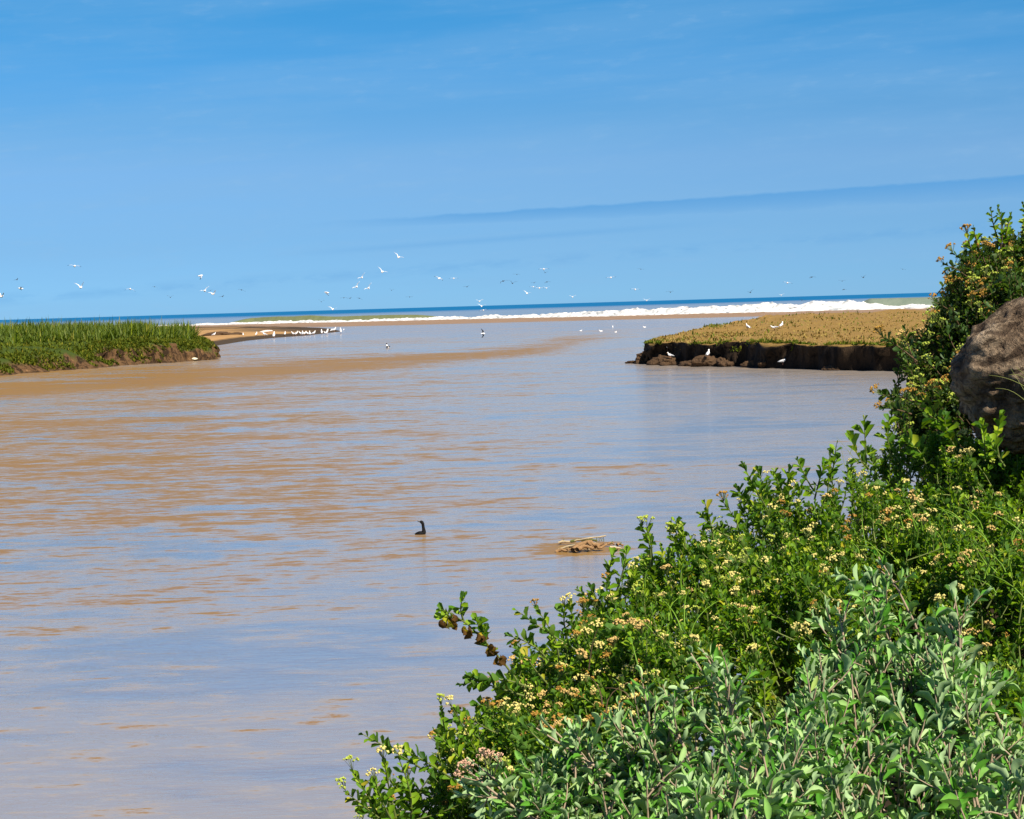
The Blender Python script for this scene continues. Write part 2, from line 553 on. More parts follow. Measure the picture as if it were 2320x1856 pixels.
def wave_mat(name, c1, c2):
    m, nt, out = new_mat(name)
    g = nt.nodes.new('ShaderNodeNewGeometry')
    n = noise(nt, g.outputs['Position'], 0.25, 5, 0.6)
    principled(nt, out, mixc(nt, n, c1, c2), 0.25, 0.4, n, 0.4, 0.3)
    return m


M_foam = foam_mat()
M_wave = wave_mat("olive_wave", (.13, .15, .05), (.24, .25, .11))
M_wave2 = wave_mat("grey_green_wave", (.10, .15, .10), (.26, .28, .21))


def breaker(name, x0, x1, nx, front, back, hfun, mat, seed, off=0.0, rough=1.0, ny=34):
    x = np.linspace(x0, x1, nx)
    v = np.linspace(0, 1, ny)
    Xg, Vg = np.meshgrid(x, v, indexing='ij')
    yc = surf_y(Xg) + off
    Yg = yc - front + Vg * (front + back)
    crest = front / (front + back)
    prof = np.where(Vg < crest, np.clip(Vg / crest, 0, 1) ** 1.6, np.clip((1 - Vg) / (1 - crest), 0, 1) ** 1.3)
    H = hfun(x)[:, None]
    n = fbm(Xg / 3.2, Yg / 5, Vg * 3, seed, 5, 0.62)
    n2 = fbm(Xg / 1.6, Yg / 1.6, 0, seed + 3, 3)
    Z = H * prof * (1 + rough * (n - 0.5) * 0.55) + rough * prof * (n2 - 0.5) * 0.6 * np.clip(H, 0, 1)
    Z = Z - 0.25 * (1 - np.sin(np.pi * Vg)) ** 6 - 0.02
    Yg = Yg + rough * (n - 0.5) * 6
    return grid_obj(name, np.stack([Xg, Yg, Z], -1), mat)


def h_foam(x):
    a = np.interp(x, [-260, -150, -128, -110, -60, -29, 20, 35, 45, 70, 90, 116, 124, 130, 172, 260, 400], [1.0, 1.0, 1.2, 1.35, 1.2, 1.4, 1.9, 2.2, 2.9, 2.4, 3.0, 3.7, 3.4, 1.6, 1.3, 1.4, 1.8])
    return a * (0.62 + 0.75 * fbm(x / 6, 0, 0, 5, 5, 0.65))


o = breaker("surf_foam", -300, 420, 1500, 12, 6, h_foam, M_foam, 11, off=16)
tag(o, "white breaking surf foam along the river mouth", kind='stuff')
# flat torn foam ahead of the breaker
x = np.linspace(-300, 400, 900)
o = breaker("foam_wash", -300, 400, 900, 11, 11, lambda x: 0.30 + 0.35 * fbm(x / 14, 0, 0, 9, 4), M_strip, 21, off=2, rough=1.3, ny=12)
tag(o, "sandy brown wash at the foot of the surf", kind='stuff')


def h_green(x):
    return 3.3 * np.exp(-((x + 108) / 24.0) ** 4) * (0.95 + 0.1 * vn(x / 9, 0)) + 2.8 * np.exp(-((x + 58) / 32.0) ** 4)


o = breaker("swell_wave", -142, -14, 260, 7, 16, lambda x: h_green(x) + 0.02, M_wave, 31, off=42, rough=0.12)
tag(o, "olive green unbroken swell behind the surf at left", kind='structure')
o = breaker("swell_wave", 116, 330, 260, 8, 16, lambda x: 3.9 * np.clip((x - 116) / 10, 0, 1) * (0.94 + 0.12 * vn(x / 9, 3)), M_wave2, 41, off=24, rough=0.12)
tag(o, "grey green curling wave at the right end of the surf", kind='structure')


# ------------------------------------------------------------------ land: lofted sheets
def loft(name, front, back, nu, svals, zfun, mat, shift=None):
    F, B = resample(front, nu), resample(back, nu)
    s = np.asarray(svals)[None, :, None]                     # 0..1 across
    P2 = F[:, None, :] * (1 - s) + B[:, None, :] * s
    dist = np.linalg.norm(B - F, axis=1)[:, None] * np.asarray(svals)[None, :]
    X_, Y_ = P2[..., 0].copy(), P2[..., 1].copy()
    U = np.linspace(0, 1, nu)[:, None] + 0 * dist
    Z_ = zfun(X_, Y_, dist, U)
    if shift is not None:
        dx, dy, dz = shift(X_, Y_, Z_, dist, U)
        X_, Y_, Z_ = X_ + dx, Y_ + dy, Z_ + dz
    return grid_obj(name, np.stack([X_, Y_, Z_], -1), mat)


def inter(x, a, b):
    return np.interp(x, a, b)


# --- left bank
LBF = [(-95, 60), (-66, 150), tuple(gnd(0, 852).xy), tuple(gnd(120, 843).xy), tuple(gnd(300, 828).xy), tuple(gnd(470, 816).xy),
       tuple(gnd(504, 808).xy), (-40.5, 268), (-46, 285), (-60, 310), (-90, 335)]
LBB = [(-190, 60), (-170, 150), (-150, 203), (-140, 215), (-128, 232), (-118, 262), (-112, 275), (-110, 290), (-112, 300), (-115, 320), (-130, 345)]
sv = np.concatenate([[0, .0015, .003, .005, .0075, .010, .0125, .015, .02, .027, .036, .048], np.linspace(.065, .3, 22), [.4, .6, 1.0]])


def z_left(X_, Y_, d, U):
    n = fbm(X_ / 5, Y_ / 5, 0, 3, 4)
    d = d * (1 + 2.2 * np.exp(-((U - .68) / .09) ** 2))
    ledge = 1.3 + 1.5 * fbm(X_ / 9, Y_ / 9, 0, 8, 3)        # scarp height varies: slumps and steps
    ledge = ledge * inter(U, [0, .3, .62, .70, .78, 1], [1.1, 1.1, 1, .7, .6, .3])
    slump = np.clip((fbm(X_ / 11, Y_ / 11, 0, 88, 3) - .36) * 7, 0, 1)
    ds = d / (1 + 3.0 * slump)
    z = inter(ds, [0, .25, 1.2, 2.2], [-0.4, 0.0, 0.75, 1.0]) * ledge
    z = z + inter(d, [1.2, 4, 10, 16, 40, 150], [0, .3, .75, 1.0, 1.5, 2.2])
    return z + (n - 0.5) * inter(d, [0, 1, 3, 30], [.2, .5, .5, .6])


def shift_left(X_, Y_, Z_, d, U):
    n = fbm(X_ / 2.2, Y_ / 2.2, Z_ * 1.2, 50, 4) - 0.5
    k = np.exp(-((d - 1.0) / 1.6) ** 2)
    m_ = fbm(X_ / 7, Y_ / 7, 0, 60, 3) - 0.5
    g_ = fbm((X_ * .3 + Y_ * .95) / 1.3, Z_ * .25, 0, 63, 4, .6) - .5
    return -(n * 1.8 + m_ * 4.5 + g_ * 3.2) * k, (n * 0.9 - m_) * k, n * 0.5 * k


o = loft("left_bank", LBF, LBB, 1100, sv, z_left, M_bank, shift_left)
tag(o, "eroded earth river bank topped with grass at left", kind='structure')

# --- right spit
RSF = [(90, 88), (60, 112), (40, 134), tuple(gnd(2020, 842).xy), tuple(gnd(1850, 838).xy), tuple(gnd(1682, 831).xy), tuple(gnd(1560, 829).xy),
       tuple(gnd(1490, 826).xy), tuple(gnd(1462, 822).xy), (13.0, 190.5), (15.0, 200.0)]
RSB = [(330, 240), (260, 262), (180, 275), (120, 290), (85, 312), (58, 318), (40, 300), (29, 262), (23, 238), (18.6, 216), (16.4, 206)]
sv2 = np.concatenate([[0, .001, .002, .003, .004, .005, .006, .008, .010, .012, .015, .02, .03, .04], np.linspace(.055, .5, 32), [.6, .7, .8, .9, .96, 1.0]])


def z_right(X_, Y_, d, U):
    n = fbm(X_ / 6, Y_ / 6, 0, 13, 4)
    z = inter(d, [0, .06, .14, .35, .6, 5, 40, 110, 400], [-0.4, 0.1, .9, 1.75, 1.9, 2.0, 2.3, 2.65, 3.0])
    z = z * inter(U, [0, .80, .90, .925, .955, .985, 1.0], [1, 1, .92, .86, .72, .45, .12])
    z = z + 0.55 * np.exp(-((X_ - 43) / 9) ** 2 - ((Y_ - 262) / 30) ** 2)
    n2 = fbm(X_ / 1.7, Y_ / 4.5, 0, 113, 3) - .5
    return z + (n - 0.5) * inter(d, [0, .3, 1, 30, 300], [.05, .45, .5, .9, 1.2]) + n2 * inter(d, [0, .6, 2], [0, .15, .35])


def shift_right(X_, Y_, Z_, d, U):
    n = fbm(X_ / 1.8, Y_ / 1.8, Z_ * 1.3, 70, 4) - 0.5 + 1.5 * (fbm(X_ / 5, Y_ / 7, 0, 74, 3) - .5)
    k = np.exp(-(d / 2.0) ** 2)
    ov = -0.45 * np.clip((Z_ - 1.0), 0, 1) * np.exp(-(d / 1.0) ** 2)        # turf overhangs the scarp
    under = 0.55 * np.exp(-((Z_ - 0.9) / 0.5) ** 2) * np.exp(-(d / 0.8) ** 2)
    return n * 1.2 * k, (n * 2.2 * k + ov + under), n * 0.35 * k


o = loft("right_spit", RSF, RSB, 560, sv2, z_right, M_spit, shift_right)
tag(o, "low spit with dark undercut bank and dry grass at right", kind='structure')

# --- sandbar by the surf at left
SBF = [(-52, 300)] + [tuple(gnd(*p).xy) for p in ((440, 800), (508, 790.5), (494, 784), (560, 772.5), (620, 766), (700, 760), (768, 752))]
SBB = [(-230, 420)] + [tuple(gnd(*p).xy) for p in ((380, 745), (440, 743), (500, 742.5), (560, 742.5), (640, 743.5), (715, 745), (772, 750))]


def z_sand(X_, Y_, d, U):
    n = fbm(X_ / 12, Y_ / 18, 0, 23, 4)
    h = inter(U, [0, .3, .6, .8, .95, 1], [1.3, 1.25, .95, .62, .40, .0])
    z = inter(d, [0, 6, 14, 22, 60, 400], [-0.1, .30, .82, 1.0, .8, .65]) * h
    return z * inter(d, [0, 300, 480], [1, 1, .25]) + (n - 0.5) * 0.28 * np.clip(z * 2, 0, 1)


o = loft("sandbar", SBF, SBB, 300, np.concatenate([np.linspace(0, .12, 22), np.linspace(.14, 1, 40)]), z_sand, M_sand)
tag(o, "tan sand bar with a dark wet edge beside the surf", kind='structure')
STF = [tuple(gnd(*p).xy) for p in ((380, 745.5), (560, 741.8), (700, 741.8), (830, 739.5), (1000, 735), (1300, 727.5), (1580, 721), (2000, 710.3), (2400, 700))]
STB = [(q, float(surf_y(q)) + 1.0) for q in (-160, -118, -88, -60, -28, 20, 66, 128, 190)]


def z_strip(X_, Y_, d, U):
    n = fbm(X_ / 16, Y_ / 16, 0, 33, 4)
    z = inter(d, [0, 10, 30, 200], [-.15, .12, .30, .25])
    return z + (n - 0.52) * 0.75 * inter(U, [0, .25, .6, 1], [1, .7, .35, .3])


o = loft("beach", STF, STB, 400, np.linspace(0, 1, 26), z_strip, M_strip)
tag(o, "wet tan beach strip at the foot of the surf", kind='structure')

# --- the slope the shrubs grow on and the photographer stands on
GF = [(-9, -22), (-4, -6), (-1.9, 1.5), (-.75, 4.3), (-.25, 5.2), (.15, 6.0), (.6, 7.0), (1.3, 8.2), (1.95, 9.3), (2.6, 10.6), (3.9, 12), (8, 17), (18, 30), (40, 60), (70, 90)]
GB = [(40, -22), (40, -6), (40, 0), (40, 2), (42, 3), (42, 4), (44, 5), (44, 6), (46, 8), (48, 10), (50, 14), (60, 20), (80, 30), (120, 60), (160, 90)]
GZ = [4.0, 4.0, 3.8, 3.85, 4.05, 4.25, 4.5, 4.7, 4.9, 4.95, 4.9, 4.4, 3.8, 3.0, 2.4]


def z_slope(X_, Y_, d, U):
    top = np.interp(U[:, 0], np.linspace(0, 1, len(GZ2)), GZ2)[:, None]
    n = fbm(X_ / 1.5, Y_ / 1.5, 0, 43, 4) - 0.5
    z = np.where(d < .1, -0.5 + (top - .1) * d / .1, top - .6 + np.clip((d - .1) / .35, 0, 1) * .6)
    return z + inter(d, [0.8, 3, 40], [0, .35, 6.0]) + n * 0.25 * np.clip(d, 0, 1)


_gf = np.array(GF, float)
_dd = np.concatenate([[0], np.cumsum(np.linalg.norm(np.diff(_gf, axis=0), axis=1))])
GZ2 = np.interp(np.linspace(0, _dd[-1], 400), _dd, GZ)
o = loft("slope_ground", GF, GB, 400, np.concatenate([[0, .001, .002, .003, .005, .007, .009, .012, .016, .022], np.linspace(.03, .15, 14), [.2, .35, .6, 1]]), z_slope, M_soil)
tag(o, "dark soil slope under the shrubs", kind='structure')


# ------------------------------------------------------------------ grasses on the far banks
def surf_interp(front, back, nu, u, w):
    F, B = resample(front, nu), resample(back, nu)
    iu = np.clip((u * (nu - 1)).astype(int), 0, nu - 1)
    return F[iu] * (1 - w[:, None]) + B[iu] * w[:, None], np.linalg.norm(B[iu] - F[iu], axis=1) * w


def blades(name, XY, Z, Hh, Wd, mat, lean=0.35, seed=1, droop=None):
    r = np.random.default_rng(seed)
    n = len(XY)
    a = r.uniform(0, 2 * np.pi, n)
    l = r.uniform(0.05, lean, n)
    base = np.stack([XY[:, 0], XY[:, 1], Z - 0.05], 1)
    side = np.stack([np.cos(a + 1.3), np.sin(a + 1.3), 0 * a], 1) * Wd[:, None] * 0.5
    tip = np.stack([np.cos(a) * l, np.sin(a) * l, 1 - l * 0.4], 1) * Hh[:, None]
    mid = tip * 0.55 + np.stack([0 * a, 0 * a, Hh * 0.08], 1)
    V = np.stack([base - side, base + side, base + mid + side * 0.9, base + mid - side * 0.9, base + tip], 1).reshape(-1, 3)
    b = np.arange(n)[:, None] * 5
    loops = np.concatenate([b + np.array([0, 1, 2, 3]), b + np.array([3, 2, 4])], 1).ravel()
    nper = np.tile([4, 3], n)
    me = fast_mesh(name, V, loops, nper, [mat], smooth=False)
    o = bpy.data.objects.new(name, me)
    sc.collection.objects.link(o)
    return o


M_reed = leaf_mat("reed_leaf", [(0.0, (.02, .035, .004)), (.4, (.10, .145, .007)), (.75, (.24, .29, .016)), (1.0, (.42, .36, .06))], (.09, .13, .02), (.16, .26, .01), 0.3, 0.6, 0.2)
M_turf = leaf_mat("turf_grass", [(0.0, (.025, .04, .004)), (.5, (.13, .145, .008)), (1.0, (.30, .26, .03))], (.08, .11, .01), (.12, .18, .01), 0.2, 0.8, 0.1)
M_drygrass = leaf_mat("dry_grass", [(0.0, (.10, .075, .015)), (.5, (.27, .17, .04)), (1.0, (.40, .26, .08))], (.3, .22, .06), (.35, .25, .05), 0.2, 0.8, 0.1)
dg = bpy.context.evaluated_depsgraph_get()


def drop(obj, XY, dflt=0.0):
    """height of obj under each point"""
    from mathutils.bvhtree import BVHTree
    me = obj.data
    nv_ = len(me.vertices)
    co = np.empty(nv_ * 3, np.float32)
    me.vertices.foreach_get('co', co)
    vs = co.reshape(-1, 3).tolist()
    fs = [tuple(p.vertices) for p in me.polygons]
    t = BVHTree.FromPolygons(vs, fs)
    z = np.full(len(XY), np.nan)
    for i, (a, b) in enumerate(XY):
        h = t.ray_cast(Vector((a, b, 60)), Vector((0, 0, -1)))
        if h[0] is not None:
            z[i] = h[0].z
    return z


LB = bpy.data.objects["left_bank"]
RSP = bpy.data.objects["right_spit"]
r = np.random.default_rng(5)
# tall reeds
n = 95000
u = r.uniform(.28, .93, n)
w = r.beta(1.0, 2.4, n) * .45 + .02
XY, d = surf_interp(LBF, LBB, 620, u, w)
cl = fbm(XY[:, 0] / 3.2, XY[:, 1] / 5, 0, 90, 3)
lim = 13.5 - 10.6 * np.clip((u - .54) / .09, 0, 1)
keep = (d > lim + (cl - .5) * np.interp(u, [.5, .63], [10, 4])) & (r.uniform(0, 1, n) < np.clip((cl - .28) * 4, 0.05, 1))
XY, u, cl, d = XY[keep], u[keep], cl[keep], d[keep]
Z = drop(LB, XY)
ok = ~np.isnan(Z)
XY, Z, u, cl = XY[ok], Z[ok], u[ok], cl[ok]
Hh = (0.6 + 1.5 * fbm(XY[:, 0] / 1.7, XY[:, 1] / 2.2, 0, 191, 2)) * np.interp(XY[:, 1], [150, 205, 240, 262, 320], [.95, 1.0, 1.35, 1.75, 1.8]) * r.beta(2.2, 1.4, len(Z)) * 1.12
o = blades("reeds", XY, Z, Hh, r.uniform(.05, .17, len(Z)), M_reed, 0.95, 2)
tag(o, "tall green reeds along the top of the left bank", kind='stuff')
# short grass on the bank slope
n = 110000
u = r.uniform(.25, .9, n)
w = np.where(r.uniform(0, 1, n) < .55, r.uniform(.0022, .05, n), r.uniform(.01, .2, n))
XY, d = surf_interp(LBF, LBB, 620, u, w)
cl = fbm(XY[:, 0] / 4, XY[:, 1] / 6, 0, 93, 3)
keep = (r.uniform(0, 1, n) < np.clip((cl - .26) * 6, 0, 1))
XY = XY[keep]
Z = drop(LB, XY)
ok = ~np.isnan(Z) & (Z > .12 + 3.0 * np.clip(fbm(XY[:, 0] / 3, XY[:, 1] / 3, 0, 94, 3) - .55, 0, 1) * 3)
XY, Z = XY[ok], Z[ok]
o = blades("bank_grass", XY, Z, r.uniform(.15, .55, len(Z)), r.uniform(.08, .22, len(Z)), M_turf, 1.3, 3)
tag(o, "short dark green grass hanging over the left bank", kind='stuff')
# dry grass on the spit
n = 30000
u = r.uniform(.2, .99, n)
w = r.beta(1.0, 1.6, n) * .75 + .006
XY, d = surf_interp(RSF, RSB, 560, u, w)
cl = fbm(XY[:, 0] / 3, XY[:, 1] / 9, 0, 97, 4)
keep = (r.uniform(0, 1, n) < np.clip((cl - .32) * 5, 0.05, 1))
XY = XY[keep]
Z = drop(RSP, XY)
ok = ~np.isnan(Z) & (Z > 1.1)
XY, Z = XY[ok], Z[ok]
o = blades("dry_grass", XY, Z, r.uniform(.08, .32, len(Z)), r.uniform(.05, .2, len(Z)), M_drygrass, 1.4, 4)
tag(o, "straw coloured dry grass on top of the right spit", kind='stuff')
n = 5000
u = r.uniform(.2, .97, n)
w = r.uniform(.0035, .009, n)
XY, d = surf_interp(RSF, RSB, 560, u, w)
XY = XY[fbm(XY[:, 0] / 1.5, XY[:, 1] / 1.5, 0, 297, 3) > .42]
Z = drop(RSP, XY)
ok = ~np.isnan(Z) & (Z > 1.2)
XY, Z = XY[ok], Z[ok]
o = blades("bank_edge_grass", XY, Z, r.uniform(.12, .45, len(Z)), r.uniform(.06, .2, len(Z)), M_turf, 1.6, 16)
tag(o, "ragged dark grass fringe along the rim of the right bank", kind='stuff')
# darker tussocks on the spit
n = 7000
u = r.uniform(.2, .99, n)
w = r.uniform(.01, .85, n)
XY, d = surf_interp(RSF, RSB, 560, u, w)
cl = fbm(XY[:, 0] / 2.6, XY[:, 1] / 10, 0, 197, 3)
XY = XY[cl > .56]
Z = drop(RSP, XY)
ok = ~np.isnan(Z) & (Z > 1.2)
XY, Z = XY[ok], Z[ok]
o = blades("grass_tussocks", XY, Z, r.uniform(.15, .5, len(Z)), r.uniform(.06, .2, len(Z)), M_turf, 1.0, 6)
tag(o, "dark green tussocks dotted over the dry spit", kind='stuff')


# ------------------------------------------------------------------ lumps: clods, rocks
def lump(name, loc, size, mat, seed, sub=3, amp=0.35, flat=1.0):
    import bmesh
    bm = bmesh.new()
    bmesh.ops.create_icosphere(bm, subdivisions=sub, radius=1.0)
    co = np.array([v.co[:] for v in bm.verts])
    nn = fbm(co[:, 0] * 1.4 + seed * 9.1, co[:, 1] * 1.4, co[:, 2] * 1.4 + 7, seed, 4, .55) - 0.5
    if sub > 5:
        nn = nn + (fbm(co[:, 0] * 9, co[:, 1] * 9, co[:, 2] * 9, seed + 5, 4, .6) - .5) * .34 + (fbm(co[:, 0] * 3, co[:, 1] * 3, co[:, 2] * 7, seed + 9, 3) - .5) * .4
    co = co * (1 + amp * 2 * nn)[:, None] * np.array(size)[None, :]
    for v, c in zip(bm.verts, co):
        v.co = Vector(c)
    me = bpy.data.meshes.new(name)
    bm.to_mesh(me)
    bm.free()
    me.materials.append(mat)
    me.polygons.foreach_set('use_smooth', [False] * len(me.polygons))
    o = bpy.data.objects.new(name, me)
    o.location = loc
    sc.collection.objects.link(o)
    return o


M_clod = earth_mat("clod_earth", (.095, .055, .028), (.03, .018, .011), -.1, .35, None, 0, 2.0)
clods = [(1443, 822, 184, .9, .22, "low flat dark clod, outermost point of the spit in the water"),
         (1466, 812, 185, 1.5, 1.0, "dark mud clod just behind the outermost tip of the spit"),
         (1500, 818, 184, 1.2, .8, "brown clod below the gull perched at the spit corner"),
         (1520, 812, 183, 1.1, .75, "tall clod standing under the two gulls at the spit corner"),
         (1560, 822, 181, 1.0, .5, "brown clod in the gap left of the lone gull on the bank"),
         (1606, 812, 178, 1.35, .95, "largest fallen clod, with the lone white gull standing on it"),
         (1640, 814, 175, 1.1, .75, "brown clod immediately right of the largest fallen clod"),
         (1706, 820, 168, .9, .55, "pale topped clod midway along the foot of the dark bank"),
         (1738, 818, 166, 1.1, .6, "dark clod right of the pale topped clod at the bank foot"),
         (1885, 824, 156, .8, .35, "small reddish clod under the dark bank near the shrubs")]
for i, (px, py, D, w_, h_, lab) in enumerate(clods):
    yw = np.interp(px, [1431, 1462, 1490, 1560, 1682, 1850, 2020], [823, 822, 826, 829, 831, 838, 842])
    p = gnd(px, yw)
    p.y -= w_ * .35
    o = lump("earth_clod", (p.x, p.y, h_ * .12), (w_ * 1.05, w_ * .6, h_ * .85), M_clod, 200 + i, 4, .75)
    o.rotation_euler = (0, 0, i * 1.3)
    tag(o, lab, "clod", "fallen clods at the foot of the right bank")
for i, (px, py, D, w_, h_, lab) in enumerate([(490, 744, 430, 3.0, .95, "large dark mud mound on the sand beside the reeds"),
                                             (520, 747, 430, 2.4, .5, "low dark mud mound right of the large one on the sand"),
                                             (535, 745, 440, 1.6, .45, "smallest dark mud mound, rightmost on the sand")]):
    p = at(px, py, D)
    o = lump("mud_mound", (p.x, p.y, .9), (w_, w_ * .8, h_), M_clod, 300 + i, 3, .5)
    tag(o, lab, "mound", "mud mounds on the sand bar")

# boulder
def rock_mat():
    m, nt, out = new_mat("boulder_stone")
    t = nt.nodes.new('ShaderNodeTexCoord')
    v = t.outputs['Object']
    n1 = noise(nt, v, 5, 8, 0.68, 0.6)
    n2 = noise(nt, v, 28, 6, 0.65)
    mp = nt.nodes.new('ShaderNodeMapping')
    mp.inputs['Scale'].default_value = (4, 4, 16)
    mp.inputs['Rotation'].default_value = (0.3, 0.5, 0)
    nt.links.new(v, mp.inputs[0])
    n3 = noise(nt, mp.outputs[0], 1.6, 5, 0.6, 0.8)
    c = ramp(nt, n1, [(0.32, (.07, .045, .026)), (.43, (.21, .145, .09)), (.55, (.34, .25, .16)), (.72, (.50, .40, .28))])
    c = mixc(nt, mth(nt, 'MULTIPLY', sstep(nt, n3, .50, .40), .75), c, (.035, .022, .014))
    c = mixc(nt, mth(nt, 'MULTIPLY', sstep(nt, n2, .55, .35), .6), c, (.05, .032, .02))
    c = mixc(nt, sstep(nt, n2, .66, .72), c, (.5, .42, .32))
    h = mth(nt, 'ADD', n1, mth(nt, 'ADD', mth(nt, 'MULTIPLY', n2, .35), mth(nt, 'MULTIPLY', n3, .6)))
    principled(nt, out, c, 0.95, 0.1, h, 1.0, 0.10)
    return m


pb = at(2368, 842, 7.7)
o = lump("boulder", pb, (.345, .38, .265), rock_mat(), 77, 6, .22)
o.data.polygons.foreach_set('use_smooth', [True] * len(o.data.polygons))
o.rotation_euler = (.1, -.5, .25)
tag(o, "rounded brown boulder wedged among the shrubs at right edge", "boulder")


# ------------------------------------------------------------------ shrubs
def leaf_template(w, k, prof, fold=0.25, curl=0.2, wave=0.0, petiole=0.0):
    """leaf along +Y, length 1, upper side +Z; returns verts, list of faces"""
    ys = np.linspace(0, 1, k + 2)
    V, mid, L, Rr = [], [], [], []
    for i, y in enumerate(ys):
        z = curl * (y - 0.5) ** 2 * -1 + curl * 0.25
        yy = petiole + (1 - petiole) * y
        mid.append(len(V))
        V.append((0, yy, z - (0.0 if i in (0, k + 1) else fold * 0.12)))
        if 0 < i < k + 1:
            ww = w * np.interp(y, [p[0] for p in prof], [p[1] for p in prof]) * 0.5
            L.append(len(V))
            V.append((-ww, yy + 0.03, z + fold * ww + wave * (1 if i % 2 else -1)))
            Rr.append(len(V))
            V.append((ww, yy + 0.03, z + fold * ww - wave * (1 if i % 2 else -1)))
    F = [(mid[0], Rr[0], mid[1]), (mid[0], mid[1], L[0])]
    for i in range(k - 1):
        F.append((mid[i + 1], Rr[i], Rr[i + 1], mid[i + 2]))
        F.append((mid[i + 1], mid[i + 2], L[i + 1], L[i]))
    F += [(mid[k], Rr[-1], mid[k + 1]), (mid[k], mid[k + 1], L[-1])]
    return np.array(V, float), F


P_ob = [(0, 0), (.25, .55), (.55, .95), (.75, 1.0), (.92, .62), (1, 0)]
P_el = [(0, 0), (.2, .6), (.45, 1.0), (.7, .9), (.9, .45), (1, 0)]
T_green = [leaf_template(.58, 3, P_ob, .5, .25), leaf_template(.50, 3, P_ob, .9, .5, .02), leaf_template(.68, 3, P_ob, .3, -.3, .02)]
T_silver = [leaf_template(.29, 5, P_el, .6, .3, .012, .08), leaf_template(.33, 5, P_el, 1.0, .7, .015, .08), leaf_template(.23, 5, P_el, .5, -.35, .01, .08)]
T_dead = [leaf_template(.55, 4, P_ob, 1.6, 1.2, .12), leaf_template(.45, 4, P_ob, 2.0, -1.0, .15)]
TEMPL = {'green': T_green, 'dark': T_green, 'silver': T_silver, 'dead': T_dead, 'yellow': T_dead}
LMAT = {'green': M_green, 'dark': M_dark, 'silver': M_silver, 'dead': M_dead, 'yellow': M_yellow}
LMESH = {}


def leaf_mesh(kind, v):
    if (kind, v) not in LMESH:
        V, F = TEMPL[kind][v]
        me = bpy.data.meshes.new(kind + "_leaf")
        me.from_pydata([tuple(x) for x in V], [], F)
        me.materials.append(LMAT[kind])
        me.polygons.foreach_set('use_smooth', [True] * len(F))
        LMESH[(kind, v)] = me
    return LMESH[(kind, v)]


def join_leaves(name, recs, parent, base):
    """recs: list of (kind, variant array, M (n,3,3), pos (n,3))"""
    kinds = []
    Vs, Ls, Np, Mi = [], [], [], []
    off = 0
    for kind, var, M, P in recs:
        if kind not in kinds:
            kinds.append(kind)
        for v in range(len(TEMPL[kind])):
            s = var == v
            if not s.any():
                continue
            V, F = TEMPL[kind][v]
            W = np.einsum('nij,vj->nvi', M[s], V) + P[s][:, None, :] - base
            m = W.shape[0]
            fl = np.array([i for f in F for i in f])
            Vs.append(W.reshape(-1, 3))
            Ls.append((np.arange(m)[:, None] * len(V) + fl[None, :] + off).ravel())
            Np.append(np.tile([len(f) for f in F], m))
            Mi.append(np.full(m * len(F), kinds.index(kind)))
            off += m * len(V)
    if not Vs:
        return None
    me = fast_mesh(name, np.concatenate(Vs), np.concatenate(Ls), np.concatenate(Np), [LMAT[k] for k in kinds], True, np.concatenate(Mi))
    o = bpy.data.objects.new(name, me)
    sc.collection.objects.link(o)
    o.parent = parent
    o['kind'] = 'stuff'
    return o


def tubes(curves, nside=4):
    """curves: list of (pts (k,3), radii (k,)) -> V, loops"""
    Vs, Ls, off = [], [], 0
    for pts, rad in curves:
        k = len(pts)
        T = np.gradient(pts, axis=0)
        T /= np.linalg.norm(T, axis=1)[:, None] + 1e-9
        ref = np.array([0.3, 0.9, 0.31])
        a = np.cross(T, ref)
        a /= np.linalg.norm(a, axis=1)[:, None] + 1e-9
        b = np.cross(T, a)
        th = np.linspace(0, 2 * np.pi, nside, endpoint=False)
        ringv = pts[:, None, :] + rad[:, None, None] * (np.cos(th)[None, :, None] * a[:, None, :] + np.sin(th)[None, :, None] * b[:, None, :])
        Vs.append(ringv.reshape(-1, 3))
        i = np.arange(k - 1)[:, None] * nside
        j = np.arange(nside)[None, :]
        j2 = (j + 1) % nside
        q = np.stack([i + j, i + j2, i + nside + j2, i + nside + j], -1).reshape(-1, 4) + off
        Ls.append(q)
        off += k * nside
    return np.concatenate(Vs), np.concatenate(Ls)


def tube_obj(name, curves, mat, parent, base, nside=4):
    V, L = tubes(curves, nside)
    me = fast_mesh(name, V - base, L.ravel(), 4, [mat])
    o = bpy.data.objects.new(name, me)
    sc.collection.objects.link(o)
    o.parent = parent
    return o


